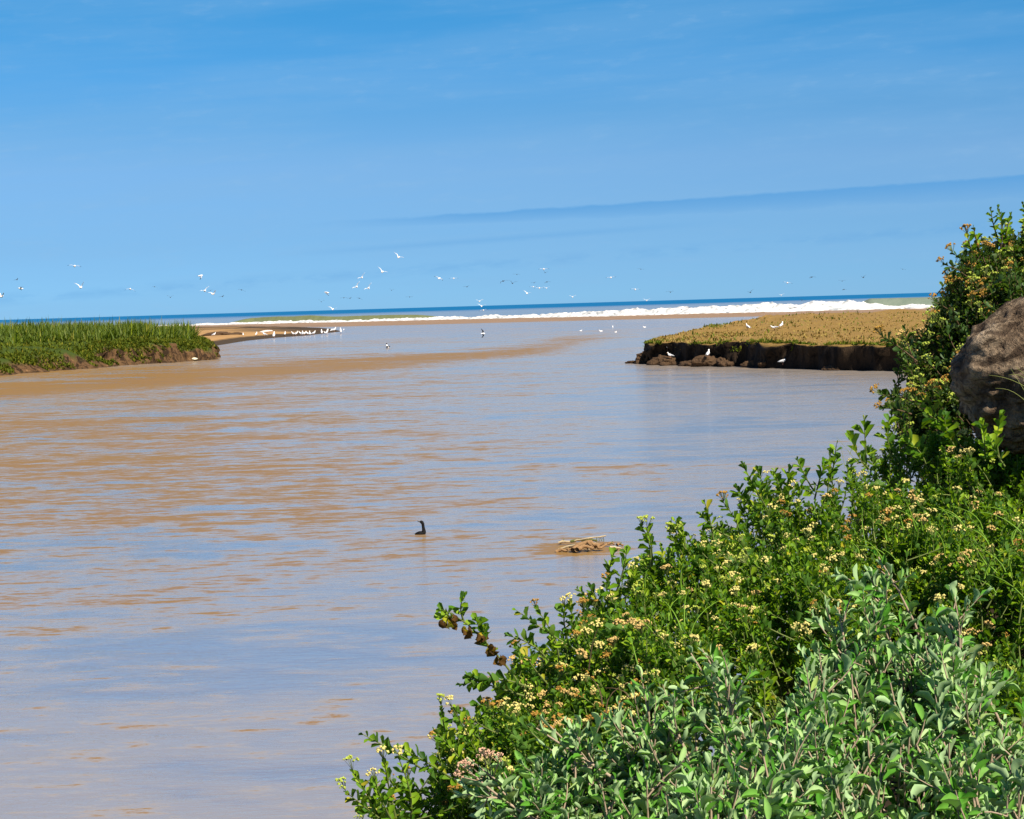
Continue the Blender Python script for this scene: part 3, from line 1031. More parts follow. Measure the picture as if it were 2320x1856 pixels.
def flower_mesh(name, mat, seed, n=13, R_=.5, fl=.10, flat=.35, stalk=M_twig):
    r = np.random.default_rng(seed)
    V, F, mi = [], [], []
    for i in range(n):
        a = r.uniform(0, 2 * np.pi)
        q = R_ * math.sqrt(r.uniform(0, 1))
        c = np.array([q * math.cos(a), q * math.sin(a), 1.0 - flat * (q / R_) ** 2 * .6 + r.uniform(-.08, .08)])
        s = fl * r.uniform(.7, 1.35)
        o_ = len(V)
        rot = r.normal(size=(3, 3))
        qm, _ = np.linalg.qr(rot)
        for v in [(1, 0, 0), (-1, 0, 0), (0, 1, 0), (0, -1, 0), (0, 0, 1.1), (0, 0, -1.1)]:
            V.append(tuple(c + qm @ np.array(v) * s))
        for f in [(0, 2, 4), (2, 1, 4), (1, 3, 4), (3, 0, 4), (2, 0, 5), (1, 2, 5), (3, 1, 5), (0, 3, 5)]:
            F.append(tuple(k + o_ for k in f))
            mi.append(0)
        o_ = len(V)
        V += [(0.02, 0, .15), (-0.02, 0.01, .15), tuple(c + (0.015, 0, 0)), tuple(c - (0.015, 0, 0))]
        F.append((o_, o_ + 1, o_ + 3, o_ + 2))
        mi.append(1)
    V += [(-.02, 0, 0), (.02, 0, 0), (.02, 0, .2), (-.02, 0, .2)]
    F.append((len(V) - 4, len(V) - 3, len(V) - 2, len(V) - 1))
    mi.append(1)
    me = bpy.data.meshes.new(name)
    me.from_pydata(V, [], F)
    me.materials.append(mat)
    me.materials.append(stalk)
    me.polygons.foreach_set('material_index', mi)
    return me


FL = {'cream': [flower_mesh("cream_flower_head", M_cream, i) for i in range(3)],
      'lime': [flower_mesh("lime_bud_head", M_lime, 10 + i) for i in range(3)],
      'tan': [flower_mesh("dry_flower_head", M_tan, 20 + i, 20, .5, .10, .5) for i in range(3)],
      'brown': [flower_mesh("brown_flower_head", M_brown, 30 + i, 18, .5, .10, .5) for i in range(2)],
      'pink': [flower_mesh("faded_flower_head", M_pink, 40 + i, 30, .55, .075, .7, M_silstem) for i in range(2)]}


def unit(v):
    return v / (np.linalg.norm(v, axis=-1, keepdims=True) + 1e-9)


def leaf_frames(rng_, pts, t, T, ang, inc, size, jit=0.25):
    """leaves on a stem: positions pts, tangents T, roll ang, inclination inc (rad)"""
    ref = np.array([0.25, 0.35, 0.9])
    e1 = unit(np.cross(T, ref))
    e2 = np.cross(T, e1)
    rad = np.cos(ang)[:, None] * e1 + np.sin(ang)[:, None] * e2
    d = unit(np.cos(inc)[:, None] * T + np.sin(inc)[:, None] * rad + rng_.normal(0, jit, (len(t), 3)) * .5)
    nz_ = T - (T * d).sum(1)[:, None] * d + rng_.normal(0, jit, (len(t), 3)) * .6 + np.array([0, 0, .35])
    nz_ = unit(nz_ - (nz_ * d).sum(1)[:, None] * d)
    x = np.cross(d, nz_)
    return np.stack([x, d, nz_], -1) * size[:, None, None]


class Shrub:
    def __init__(s, name, base, kind, seed):
        s.base = np.array(base, float)
        s.root = empty(name, Vector(s.base))
        s.kind = kind
        s.r = np.random.default_rng(seed)
        s.leaves = []       # (priority, kind, var, M, P)
        s.stems = []
        s.flowers = []      # (prio, kind, pos, dir, size)

    def shoot(s, tip, dirn, length, leafL, n, prio, kind=None, flower=None, fsize=.03, bend=.25, rad=.0016, start=.12, inc=(.55, 1.15), whole=True, tuft=3):
        r = s.r
        kind = kind or s.kind
        tip = np.array(tip, float)
        dirn = unit(np.array(dirn, float))
        side = unit(r.normal(size=3))
        tt = np.linspace(0, 1, 6)
        b = tip - dirn * length
        pts = b + (tip - b) * tt[:, None] + side * (np.sin(tt * np.pi) * bend * length * .4)[:, None] + np.array([0, 0, -1]) * (bend * length * .35 * (1 - tt) ** 2)[:, None]
        rads = rad * np.interp(tt, [0, 1], [1.7, .6])
        s.stems.append((pts, rads))
        t = np.sort(np.clip(np.linspace(start, 1, n) ** .85 + r.normal(0, .015, n), start * .5, 1))
        P = np.stack([np.interp(t, tt, pts[:, k]) for k in range(3)], 1)
        Tn = np.gradient(pts, axis=0)
        T = unit(np.stack([np.interp(t, tt, Tn[:, k]) for k in range(3)], 1))
        ang = np.arange(n) * 2.4 + r.uniform(0, 6) + r.normal(0, .3, n)
        incl = np.interp(t, [0, .85, 1], [inc[1], (inc[0] + inc[1]) / 2, inc[0] * .5]) + r.normal(0, .15, n)
        size = leafL * np.interp(t, [0, .5, .8, 1], [.8, 1.1, 1.0, .45]) * r.uniform(.7, 1.2, n)
        M = leaf_frames(r, P, t, T, ang, incl, size, .55 if kind == 'silver' else .3)
        s.leaves.append((prio, kind, r.integers(0, len(TEMPL[kind]), n), M, P))
        if flower:
            s.flowers.append((prio, flower, tip, unit(dirn + np.array([0, 0, .6]) + r.normal(0, .15, 3)), fsize * r.uniform(.7, 1.25)))
        return pts

    def build(s, nleaf, nflower, stem_mat, stem_name="twigs", single_stems=0, stem2=None):
        s.leaves.sort(key=lambda q: q[0])
        cnt = 0
        rest = []
        link = sc.collection.objects.link
        for rec in s.leaves:
            pr, kind, var, M, P = rec
            if cnt + len(var) <= nleaf:
                for i in range(len(var)):
                    o = bpy.data.objects.new("leaf", leaf_mesh(kind, int(var[i])))
                    m = Matrix([[*M[i][0], P[i][0] - s.base[0]], [*M[i][1], P[i][1] - s.base[1]], [*M[i][2], P[i][2] - s.base[2]], [0, 0, 0, 1]])
                    o.parent = s.root
                    o.matrix_basis = m
                    link(o)
                cnt += len(var)
            else:
                rest.append((kind, var, M, P))
        join_leaves("foliage", rest, s.root, s.base)
        s.flowers.sort(key=lambda q: q[0])
        Vs, Fs, mi, mats = [], [], [], []
        for i, (pr, kind, pos, d, size) in enumerate(s.flowers):
            me = FL[kind][i % len(FL[kind])]
            q = Vector(d).to_track_quat('Z', 'Y').to_matrix() @ Matrix.Rotation(i * 1.7, 3, 'Z')
            if i < nflower:
                o = bpy.data.objects.new("flower_head", me)
                o.parent = s.root
                o.matrix_basis = Matrix.Translation(Vector(pos - s.base)) @ q.to_4x4() @ Matrix.Diagonal((size, size, size, 1))
                link(o)
            else:
                A = np.array(q) * size
                vv = np.array([v.co[:] for v in me.vertices]) @ A.T + (pos - s.base)
                off = len(Vs)
                Vs.extend(vv.tolist())
                for m in me.materials:
                    if m not in mats:
                        mats.append(m)
                for p in me.polygons:
                    Fs.append([k + off for k in p.vertices])
                    mi.append(mats.index(me.materials[p.material_index]))
        if Vs:
            me = bpy.data.meshes.new("flowers")
            me.from_pydata(Vs, [], Fs)
            for m in mats:
                me.materials.append(m)
            me.polygons.foreach_set('material_index', mi)
            o = bpy.data.objects.new("flowers", me)
            link(o)
            o.parent = s.root
            o['kind'] = 'stuff'
        if single_stems:
            for c in s.stems[:single_stems]:
                tube_obj("stem", [c], stem_mat, s.root, s.base, 6)
        if len(s.stems) > single_stems:
            o = tube_obj(stem_name, s.stems[single_stems:], stem2 or stem_mat, s.root, s.base, 4)
            o['kind'] = 'stuff'


def inpoly(x, y, poly):
    c = np.zeros(len(x), bool)
    p = np.array(poly, float)
    j = len(p) - 1
    for i in range(len(p)):
        xi, yi, xj, yj = *p[i], *p[j]
        cond = ((yi > y) != (yj > y)) & (x < (xj - xi) * (y - yi) / (yj - yi + 1e-12) + xi)
        c ^= cond
        j = i
    return c


def sample(poly, n, r):
    p = np.array(poly, float)
    X_, Y_ = [], []
    while len(X_) < n:
        x = r.uniform(p[:, 0].min(), p[:, 0].max(), 4 * n)
        y = r.uniform(p[:, 1].min(), p[:, 1].max(), 4 * n)
        k = inpoly(x, y, poly)
        X_ += x[k].tolist()
        Y_ += y[k].tolist()
    return np.array(X_[:n]), np.array(Y_[:n])


DC = np.array([(800, 1800, 4.9), (1150, 1450, 5.6), (1400, 1250, 6.3), (1700, 1080, 7.3), (1960, 960, 8.0), (2300, 1010, 7.1), (2300, 1300, 5.8), (1800, 1350, 5.6),
               (1500, 1500, 5.1), (1200, 1750, 4.6), (1900, 1150, 6.7), (1600, 1850, 4.1), (2300, 1700, 4.5)])
DF = np.array([(2000, 800, 9.3), (2100, 600, 9.6), (2300, 450, 10.0), (2300, 650, 9.2), (2050, 940, 8.8), (2200, 900, 8.9)])
DS = np.array([(1130, 1800, 3.95), (1500, 1600, 4.05), (2000, 1280, 4.4), (2300, 1600, 3.9), (1700, 1850, 3.35), (2300, 1850, 3.25), (1250, 1700, 4.1)])


def depth(tab, x, y):
    w = 1 / (((tab[:, 0] - x) ** 2 + (tab[:, 1] - y) ** 2) / 1e4 + 0.3) ** 1.5
    return float((w * tab[:, 2]).sum() / w.sum())


def grow(s, poly, n, tab, leafL, nl, length, up, flowers, fprob, fsize, deep=.5, kind=None, seed=1, dnoise=.75, gap=.44):
    r = np.random.default_rng(seed)
    n = int(n * 1.75)
    X_, Y_ = sample(poly, n, r)
    dens = fbm(X_ / 55, Y_ / 45, 0, 301, 3)
    for x, y, dn in zip(X_, Y_, dens):
        if dn < gap and r.uniform() < .85:
            continue
        D0 = depth(tab, x, y)
        off = abs(r.normal(0, deep * .5)) + dnoise * (1 - dn)
        D = D0 + off
        p = at(x, y, D)
        d = np.array(up) + r.normal(0, .38, 3)
        L = length * r.uniform(.6, 1.3)
        patch = vn(x / 110, y / 110, 0, 77)
        fl = None
        if r.uniform() < fprob * (0.35 + 1.3 * patch):
            fl = flowers[min(len(flowers) - 1, int((vn(x / 90, y / 90, 0, 99) * .75 + r.uniform(0, .3)) * len(flowers)))]
        k = kind
        s.shoot(p, d, L, leafL * r.uniform(.8, 1.2), max(5, int(nl * r.uniform(.7, 1.3))), off + (0 if 0 < y < 1856 and 0 < x < 2320 else 9), k, fl, fsize)


GREEN = [
    ("shrub", (1120, 1800, 5.2), "overhanging green shrub with yellow buds at the bottom of the bank, lowest at left",
     [(800, 1880), (850, 1800), (900, 1750), (960, 1780), (990, 1650), (1040, 1610), (1100, 1650), (1200, 1600), (1320, 1640), (1320, 1900), (820, 1900)], 430,
     ['lime', 'cream', 'lime', 'brown', 'tan'], (-.45, -.1, 1)),
    ("shrub", (1300, 1560, 5.6), "green shrub with a withered yellow-leaved branch reaching over the water",
     [(1090, 1640), (1070, 1580), (1150, 1520), (1170, 1450), (1240, 1420), (1290, 1420), (1330, 1370), (1420, 1400), (1500, 1500), (1500, 1680), (1120, 1680)], 430,
     ['lime', 'cream', 'brown', 'tan', 'tan'], (-.35, -.1, 1)),
    ("shrub", (1550, 1400, 6.0), "green shrub thick with cream and tan flower heads behind the floating branches",
     [(1300, 1400), (1320, 1370), (1400, 1330), (1430, 1270), (1480, 1250), (1530, 1210), (1570, 1200), (1640, 1170), (1730, 1200), (1780, 1350), (1720, 1580), (1460, 1640), (1310, 1500)], 520,
     ['cream', 'lime', 'cream', 'tan', 'brown'], (-.3, -.1, 1)),
    ("shrub", (1850, 1300, 6.4), "bright green shrub with upright leafy tips against the water, mid slope",
     [(1610, 1180), (1700, 1120), (1710, 1080), (1800, 1090), (1840, 1140), (1920, 1080), (1970, 1040), (2080, 1100), (2080, 1320), (1920, 1480), (1720, 1520), (1660, 1320)], 520,
     ['lime', 'lime', 'cream', 'brown', 'tan'], (-.2, -.1, 1)),
    ("shrub", (2200, 1250, 6.4), "green shrub with faded tan flower heads below the boulder",
     [(1910, 1060), (1970, 1000), (2020, 970), (2070, 960), (2160, 1000), (2210, 1040), (2320, 1030), (2400, 1020), (2400, 1600), (2220, 1540), (2050, 1340), (1990, 1160)], 620,
     ['lime', 'lime', 'cream', 'tan', 'brown'], (-.1, -.1, 1)),
]
for i, (nm, b, lab, poly, n, fls, up) in enumerate(GREEN):
    p = at(*b)
    s = Shrub(nm, (p.x, p.y, p.z - .75), 'green', 500 + i)
    if i == 0:
        for (tx, ty, bx, by, D, fl) in [(822, 1664, 930, 1715, 5.0, None), (900, 1690, 1010, 1745, 5.0, None), (784, 1795, 870, 1850, 4.9, 'lime'), (800, 1750, 850, 1830, 4.9, 'lime'),
                                        (870, 1725, 900, 1850, 4.95, 'cream'), (905, 1722, 915, 1850, 4.9, 'cream'), (1000, 1603, 1040, 1740, 5.1, 'lime'), (1025, 1605, 1080, 1700, 5.1, 'cream'),
                                        (1035, 1605, 1150, 1650, 5.2, None), (985, 1655, 1060, 1750, 5.1, None), (850, 1770, 905, 1870, 4.8, 'cream')]:
            a, c = np.array(at(tx, ty, D)), np.array(at(bx, by, D + .1))
            s.shoot(a, a - c, np.linalg.norm(a - c) * 1.3, .032, 22, -1, None, fl, .035, rad=.0022, start=.05)
    if i == 1:
        # the long withered branch
        A = [np.array(at(x, y, 5.45 + k * .03)) for k, (x, y) in enumerate([(1008, 1383), (1030, 1395), (1060, 1415), (1100, 1455), (1140, 1500), (1185, 1560), (1230, 1620)])]
        s.stems.append((np.array(A), np.linspace(.0018, .0042, 7)))
        rr = np.random.default_rng(12)
        for (x, y, w_, h_) in [(1022, 1392, .050, .9), (1030, 1402, .055, 1), (1012, 1402, .045, .8), (1058, 1418, .055, 1), (1052, 1424, .05, .9), (1093, 1432, .055, 1), (1086, 1440, .05, .9),
                               (1113, 1458, .060, 1), (1119, 1462, .055, 1), (1136, 1484, .055, 1), (1140, 1490, .05, 1)]:
            for q in range(3):
                P_ = np.array(at(x + rr.normal(0, 5), y, 5.5 + rr.uniform(-.05, .05)))
                d = unit(np.array([rr.normal(0, .28), rr.normal(0, .3), -1.0]))
                nrm = unit(np.cross(d, unit(rr.normal(size=3))))
                M = np.stack([np.cross(d, nrm), d, nrm], -1)[None] * w_ * rr.uniform(.38, .62)
                yel = q == 0 and x in (1012, 1093, 1058, 1030, 1113)
                s.leaves.append((-2, 'yellow' if yel else 'dead', np.array([rr.integers(0, 2)]), M, P_[None]))
        for (tx, ty, bx, by, D, fl, nl) in [(1049, 1352, 1052, 1398, 5.5, None, 7), (1078, 1405, 1098, 1445, 5.5, None, 9), (1000, 1378, 1022, 1392, 5.45, None, 6), (1098, 1420, 1112, 1465, 5.5, None, 7),
                                            (1170, 1383, 1290, 1450, 5.7, None, 14), (1150, 1440, 1230, 1480, 5.65, None, 16), (1045, 1552, 1180, 1545, 5.4, None, 24), (1060, 1530, 1170, 1560, 5.4, None, 18),
                                            (1190, 1480, 1240, 1540, 5.6, None, 8), (1215, 1378, 1260, 1470, 5.75, 'brown', 12), (1295, 1368, 1310, 1450, 5.8, 'cream', 12), (1280, 1375, 1290, 1450, 5.8, 'cream', 12),
                                            (1305, 1500, 1240, 1560, 5.5, 'tan', 10), (1130, 1610, 1200, 1640, 5.4, None, 16)]:
            a, c = np.array(at(tx, ty, D)), np.array(at(bx, by, D + .05))
            s.shoot(a, a - c, np.linalg.norm(a - c) * 1.15, .034, nl + 4, -1, None, fl, .036, rad=.002, start=.05)
    if i == 2:
        for (tx, ty, bx, by, D, fl, nl) in [(1310, 1335, 1380, 1385, 6.2, None, 12), (1335, 1330, 1360, 1390, 6.2, None, 10), (1392, 1250, 1385, 1320, 6.3, None, 10), (1420, 1245, 1395, 1330, 6.3, None, 12),
                                            (1455, 1195, 1470, 1260, 6.4, 'lime', 7), (1466, 1200, 1475, 1260, 6.4, 'lime', 7), (1435, 1300, 1440, 1350, 6.3, 'cream', 8), (1520, 1180, 1560, 1240, 6.5, None, 10),
                                            (1545, 1205, 1560, 1260, 6.5, 'lime', 8), (1520, 1215, 1550, 1260, 6.5, 'lime', 8), (1530, 1180, 1545, 1210, 6.5, None, 7), (1585, 1165, 1640, 1200, 6.7, None, 8),
                                            (1597, 1140, 1612, 1200, 6.7, None, 8), (1375, 1320, 1380, 1380, 6.2, 'brown', 10)]:
            a, c = np.array(at(tx, ty, D)), np.array(at(bx, by, D + .05))
            s.shoot(a, a - c, np.linalg.norm(a - c) * 1.25, .037, nl + 4, -1, None, fl, .036, rad=.002, start=.05)
    if i == 3:
        for (tx, ty, bx, by, D, fl, nl) in [(1683, 1055, 1735, 1140, 7.3, None, 18), (1715, 1065, 1740, 1140, 7.3, None, 16), (1668, 1105, 1715, 1150, 7.3, None, 16), (1755, 1068, 1780, 1130, 7.4, None, 14),
                                            (1790, 1062, 1790, 1130, 7.4, None, 14), (1808, 1042, 1835, 1090, 7.5, None, 8), (1880, 1020, 1890, 1090, 7.6, None, 9), (1895, 1007, 1885, 1070, 7.6, None, 8),
                                            (1870, 1050, 1850, 1110, 7.5, None, 12), (1900, 1035, 1880, 1110, 7.5, None, 8), (1640, 1140, 1670, 1200, 7.1, 'brown', 10)]:
            a, c = np.array(at(tx, ty, D)), np.array(at(bx, by, D + .05))
            s.shoot(a, a - c, np.linalg.norm(a - c) * 1.25, .042, nl + 4, -1, None, fl, .036, rad=.002, start=.05)
    if i == 4:
        for (tx, ty, bx, by, D, fl, nl) in [(1957, 952, 1962, 1030, 7.9, None, 9), (1927, 985, 1960, 1040, 7.9, None, 9), (2015, 950, 2020, 1010, 8, None, 8), (2095, 905, 2120, 960, 8.0, None, 8), (2105, 940, 2160, 985, 7.6, None, 10),
                                            (2140, 945, 2165, 1000, 7.6, None, 12), (2225, 955, 2230, 1020, 7.0, None, 14), (2270, 940, 2268, 1020, 6.9, None, 12), (2245, 1000, 2270, 1040, 6.8, None, 12), (2050, 1000, 2090, 1040, 7.6, None, 14)]:
            a, c = np.array(at(tx, ty, D)), np.array(at(bx, by, D + .05))
            s.shoot(a, a - c, np.linalg.norm(a - c) * 1.25, 0.055 if tx < 2200 else .045, nl + 2, -1, None, fl, .036, rad=.002, start=.05)
    grow(s, poly, n, DC, .028, 19, .20, up, fls, .27, .032, .45, seed=600 + i)
    if i == 4:
        grow(s, [(2090, 1020), (2110, 960), (2170, 985), (2230, 1000), (2330, 985), (2400, 1000), (2400, 1090), (2150, 1090)], 110, np.array([(2200, 1000, 7.45), (2300, 1010, 7.2)]), .034, 20, .24, (-.1, -.1, 1), ['lime', 'cream'], .2, .034, .5, seed=699, gap=.1)
        grow(s, [(2190, 1010), (2400, 1010), (2400, 1120), (2200, 1120)], 60, np.array([(2200, 1000, 7.9), (2300, 1010, 7.7)]), .034, 18, .3, (-.1, -.1, 1), ['brown'], .2, .034, .5, seed=698, gap=.1)
    s.build(300, 150, M_twig)
    tag(s.root, lab, "shrub", "green flowering shrubs on the slope")

# the tall dark shrub behind the boulder
p = at(2220, 800, 9.6)
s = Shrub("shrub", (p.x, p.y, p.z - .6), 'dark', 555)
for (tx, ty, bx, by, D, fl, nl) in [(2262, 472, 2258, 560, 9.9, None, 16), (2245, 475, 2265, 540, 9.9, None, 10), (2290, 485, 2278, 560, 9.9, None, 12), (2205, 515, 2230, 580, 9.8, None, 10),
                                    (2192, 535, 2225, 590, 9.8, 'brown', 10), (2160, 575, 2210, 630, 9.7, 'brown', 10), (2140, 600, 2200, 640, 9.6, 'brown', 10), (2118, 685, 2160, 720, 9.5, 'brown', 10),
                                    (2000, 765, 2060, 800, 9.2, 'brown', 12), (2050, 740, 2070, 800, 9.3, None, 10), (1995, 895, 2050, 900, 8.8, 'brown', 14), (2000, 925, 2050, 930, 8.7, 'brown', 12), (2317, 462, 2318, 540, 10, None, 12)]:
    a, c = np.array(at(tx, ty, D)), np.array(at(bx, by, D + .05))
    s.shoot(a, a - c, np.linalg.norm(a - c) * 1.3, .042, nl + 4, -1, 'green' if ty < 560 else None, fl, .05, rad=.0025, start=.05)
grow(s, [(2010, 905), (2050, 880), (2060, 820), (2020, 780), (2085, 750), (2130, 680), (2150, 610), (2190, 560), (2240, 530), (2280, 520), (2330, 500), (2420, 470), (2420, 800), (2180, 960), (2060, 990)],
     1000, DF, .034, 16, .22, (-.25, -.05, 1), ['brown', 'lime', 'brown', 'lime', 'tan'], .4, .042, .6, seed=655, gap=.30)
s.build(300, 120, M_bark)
tag(s.root, "tall dark shrub with brown flower heads rising behind the boulder against the sky", "shrub", "green flowering shrubs on the slope")


# ---- silver shrubs
def silver_plant(base, lab, poly, n, seed, extra=(), pink=0):
    p = at(*base)
    s = Shrub("silver_shrub", (p.x, p.y, p.z - .5), 'silver', seed)
    r = np.random.default_rng(seed)
    X_, Y_ = sample(poly, n, r)
    items = [(x, y, depth(DS, x, y) + abs(r.normal(0, .14)), None) for x, y in zip(X_, Y_)]
    items = [(x, y, D, d) for (x, y, D, d) in extra] + items
    side = []
    for k, (x, y, D, d) in enumerate(items):
        tip = np.array(at(x, y, D))
        dirn = np.array([-.12, -.1, 1]) + r.normal(0, .2, 3) if d is None else np.array(d)
        L = r.uniform(.22, .42)
        pr = -1 if d is not None else (D - depth(DS, x, y)) + (0 if y < 1856 and x < 2320 else 5)
        pts = s.shoot(tip, dirn, L, r.uniform(.038, .055), int(L * 54), pr, inc=(.5, 1.25), bend=.18, rad=.0026, start=.15)
        fwd = s.stems.pop()
        side.insert(0, fwd) if d is not None else side.append(fwd)
        for j in range(r.integers(3, 6)):
            t = r.uniform(.25, .9)
            P = np.array([np.interp(t, np.linspace(0, 1, 6), pts[:, q]) for q in range(3)])
            dd = unit(dirn + r.normal(0, .75, 3) + np.array([0, -.25, .2]))
            LL = r.uniform(.05, .12)
            s.shoot(P + dd * LL, dd, LL, r.uniform(.028, .046), int(5 + LL * 45), pr, inc=(.4, 1.1), bend=.2, rad=.0013, start=.2)
        if pink and k < pink:
            s.flowers.append((-1, 'pink', tip, unit(dirn), .05))
    ns = len(side)
    s.stems = side + s.stems
    s.build(300, 60, M_silstem, "twigs", min(ns, 60))
    tag(s.root, lab, "shrub", "silvery leaved shrubs in the foreground")


silver_plant((1250, 1850, 4.1), "low silvery shrub at bottom carrying a dry pinkish flower cluster at its left tip",
             [(1100, 1900), (1150, 1800), (1200, 1780), (1230, 1690), (1300, 1650), (1380, 1700), (1420, 1900)], 34, 701,
             extra=[(1110, 1762, 4.0, (-.5, 0, .8)), (1215, 1650, 4.1, (-.8, 0, .5)), (1060, 1745, 3.95, (-.75, 0, .45)), (1075, 1730, 3.95, (-.6, 0, .6)), (1240, 1640, 4.1, (-.5, 0, .7))])
for o in list(bpy.data.objects):
    pass
silver_plant((1600, 1850, 3.9), "silvery shrub with brown forked stems at bottom centre, left of the tallest silver shrub",
             [(1380, 1900), (1400, 1640), (1450, 1600), (1500, 1620), (1560, 1500), (1620, 1480), (1700, 1560), (1760, 1650), (1780, 1900)], 62, 702,
             extra=[(1565, 1480, 4.2, (-.5, 0, .8)), (1590, 1470, 4.2, (-.3, 0, .9)), (1470, 1580, 4.1, (.05, 0, 1)), (1390, 1620, 4.1, (-.3, 0, .9)), (1610, 1520, 4.1, (-.2, 0, 1))])
silver_plant((1950, 1800, 3.8), "tallest silvery shrub, with a single pale spray rising above the others",
             [(1760, 1900), (1770, 1640), (1760, 1540), (1840, 1430), (1880, 1380), (1960, 1400), (2040, 1420), (2060, 1600), (2080, 1900)], 74, 703,
             extra=[(1990, 1262, 4.45, (-.35, 0, 1)), (1965, 1300, 4.4, (-.5, 0, .9)), (1870, 1370, 4.3, (-.3, 0, 1)), (1900, 1380, 4.3, (-.1, 0, 1)), (1990, 1380, 4.3, (.1, 0, 1)), (1950, 1440, 4.3, (.0, 0, 1))])
silver_plant((2200, 1800, 3.8), "silvery shrub with a pale forked stem filling the bottom right corner",
             [(2060, 1900), (2060, 1560), (2100, 1420), (2160, 1390), (2230, 1560), (2290, 1620), (2400, 1600), (2420, 1900)], 72, 704,
             extra=[(2165, 1365, 4.35, (.3, 0, 1)), (2150, 1400, 4.3, (-.25, 0, 1)), (2290, 1640, 4.0, (.4, 0, 1)), (2210, 1540, 4.1, (.3, 0, 1)), (2180, 1440, 4.2, (.2, 0, 1))])

# dry flower cluster on its own sprig at the left end of the low silver shrub
par = [o for o in bpy.data.objects if o.name == "silver_shrub"][0]
pbase = np.array(par.location)
for k, (x, y, sz) in enumerate([(1060, 1728, .028), (1070, 1718, .024), (1098, 1700, .026), (1110, 1699, .022), (1130, 1704, .020), (1052, 1740, .024)]):
    P_ = at(x, y + 22, 3.93)
    Q_ = at(1112, 1768, 3.98)
    o = bpy.data.objects.new("flower_head", FL['pink'][k % 2])
    o.parent = par
    q = (P_ - Q_ + Vector((0, 0, .03))).to_track_quat('Z', 'Y')
    o.matrix_basis = Matrix.Translation(P_ - Vector(pbase)) @ q.to_matrix().to_4x4() @ Matrix.Diagonal((sz, sz, sz, 1))
    sc.collection.objects.link(o)
    tube_obj("stem", [(np.array([Q_, (P_ + Q_) / 2 + Vector((0, 0, -.004)), P_]), np.array([.0014, .0012, .001]))], M_silstem, par, pbase, 5)

# thin grass stalks among the shrubs: two by the water, one tuft before the boulder
M_straw = simple("straw", (.22, .24, .07), .8, .1, .3, 20)
def stalks(base, lst, lab, seed):
    p = at(*base)
    root = empty("grass_tuft", p)
    for (x0, y0, x1, y1, D, bow) in lst:
        a, b = np.array(at(x0, y0, D)), np.array(at(x1, y1, D))
        tt = np.linspace(0, 1, 6)[:, None]
        pts = a + (b - a) * tt + np.array([0, 0, 1]) * np.sin(tt * np.pi) * bow
        tube_obj("stalk", [(pts, np.linspace(.0012, .0004, 6))], M_straw, root, np.array(p), 4)
    tag(root, lab, "grass tuft")


stalks((1935, 1060, 7.6), [(1945, 1050, 1895, 990, 7.6, 0), (1925, 1030, 1935, 1005, 7.6, 0), (1960, 1060, 1935, 1020, 7.6, 0), (1915, 1060, 1905, 1010, 7.6, 0)],
       "thin dry grass stalks sticking out over the water on the slope", 1)
stalks((2300, 905, 7.1), [(2330, 880, 2240, 850, 7.2, .01), (2330, 900, 2290, 835, 7.2, 0), (2335, 870, 2285, 850, 7.2, .015), (2325, 910, 2255, 880, 7.2, .015), (2335, 860, 2300, 830, 7.2, .0)],
       "sparse straw coloured stalks in front of the boulder", 2)


M_blade = simple("grass_blade", (.14, .26, .02), .6, .2, .3, 20)
rb = np.random.default_rng(321)
for (cx_, cy_, n_, sp, lab, mt) in [(2275, 1200, 34, 60, "tuft of long green grass blades between the shrubs below the boulder, near the right edge", M_blade),
                                    (2040, 1180, 16, 50, "sparse green grass blades left of the long tuft below the boulder", M_blade),
                                    (1560, 1390, 14, 70, "thin green grass blades among the cream flower heads mid slope", M_blade),
                                    (1420, 1560, 10, 60, "bare dead twigs poking out of the flowering shrub at lower left", M_bark)]:
    D0_ = depth(DC, cx_, cy_) - .12
    p = at(cx_, cy_, D0_)
    root = empty("grass_tuft" if mt is M_blade else "dead_twigs", p)
    for k in range(n_):
        x_, y_ = cx_ + rb.normal(0, sp), cy_ + rb.normal(0, sp * .8)
        D_ = D0_ + rb.normal(0, .08)
        a_ = np.array(at(x_, y_ + 60, D_))
        d_ = unit(np.array([rb.normal(-.1, .35), rb.normal(0, .3), 1.0]))
        L_ = rb.uniform(.06, .17)
        tt = np.linspace(0, 1, 6)[:, None]
        pts = a_ + d_ * L_ * tt + np.array([rb.normal(0, .6), rb.normal(0, .5), -.6]) * L_ * .55 * tt ** 2
        tube_obj("blade" if mt is M_blade else "twig", [(pts, np.linspace(.0022, .0005, 6))], mt, root, np.array(p), 4)
    tag(root, lab, "grass tuft" if mt is M_blade else "twigs")

# ------------------------------------------------------------------ driftwood
M_drift = simple("driftwood", (.24, .14, .065), .9, .1, .45, 18)
M_drift2 = simple("pale_driftwood", (.50, .40, .24), .9, .1, .35, 18)
M_weed = simple("wet_weed", (.10, .11, .03), .8, .2, .5, 25)


def stick(lst, D, r0, r1, mat, name, root, seed=0, n=14):
    r = np.random.default_rng(seed)
    P = resample(np.array([np.array(at(x, y, D + dz)) for (x, y, dz) in lst]), n)
    P = P + r.normal(0, .006, P.shape)
    P[:, 2] += .03 if D < 100 else 0
    r0, r1 = (r0 * 1.5, r1 * 1.5) if D < 100 else (r0, r1)
    tube_obj(name, [(P, np.linspace(r0, r1, n) * r.uniform(.8, 1.2, n))], mat, root, np.array(root.location), 7)


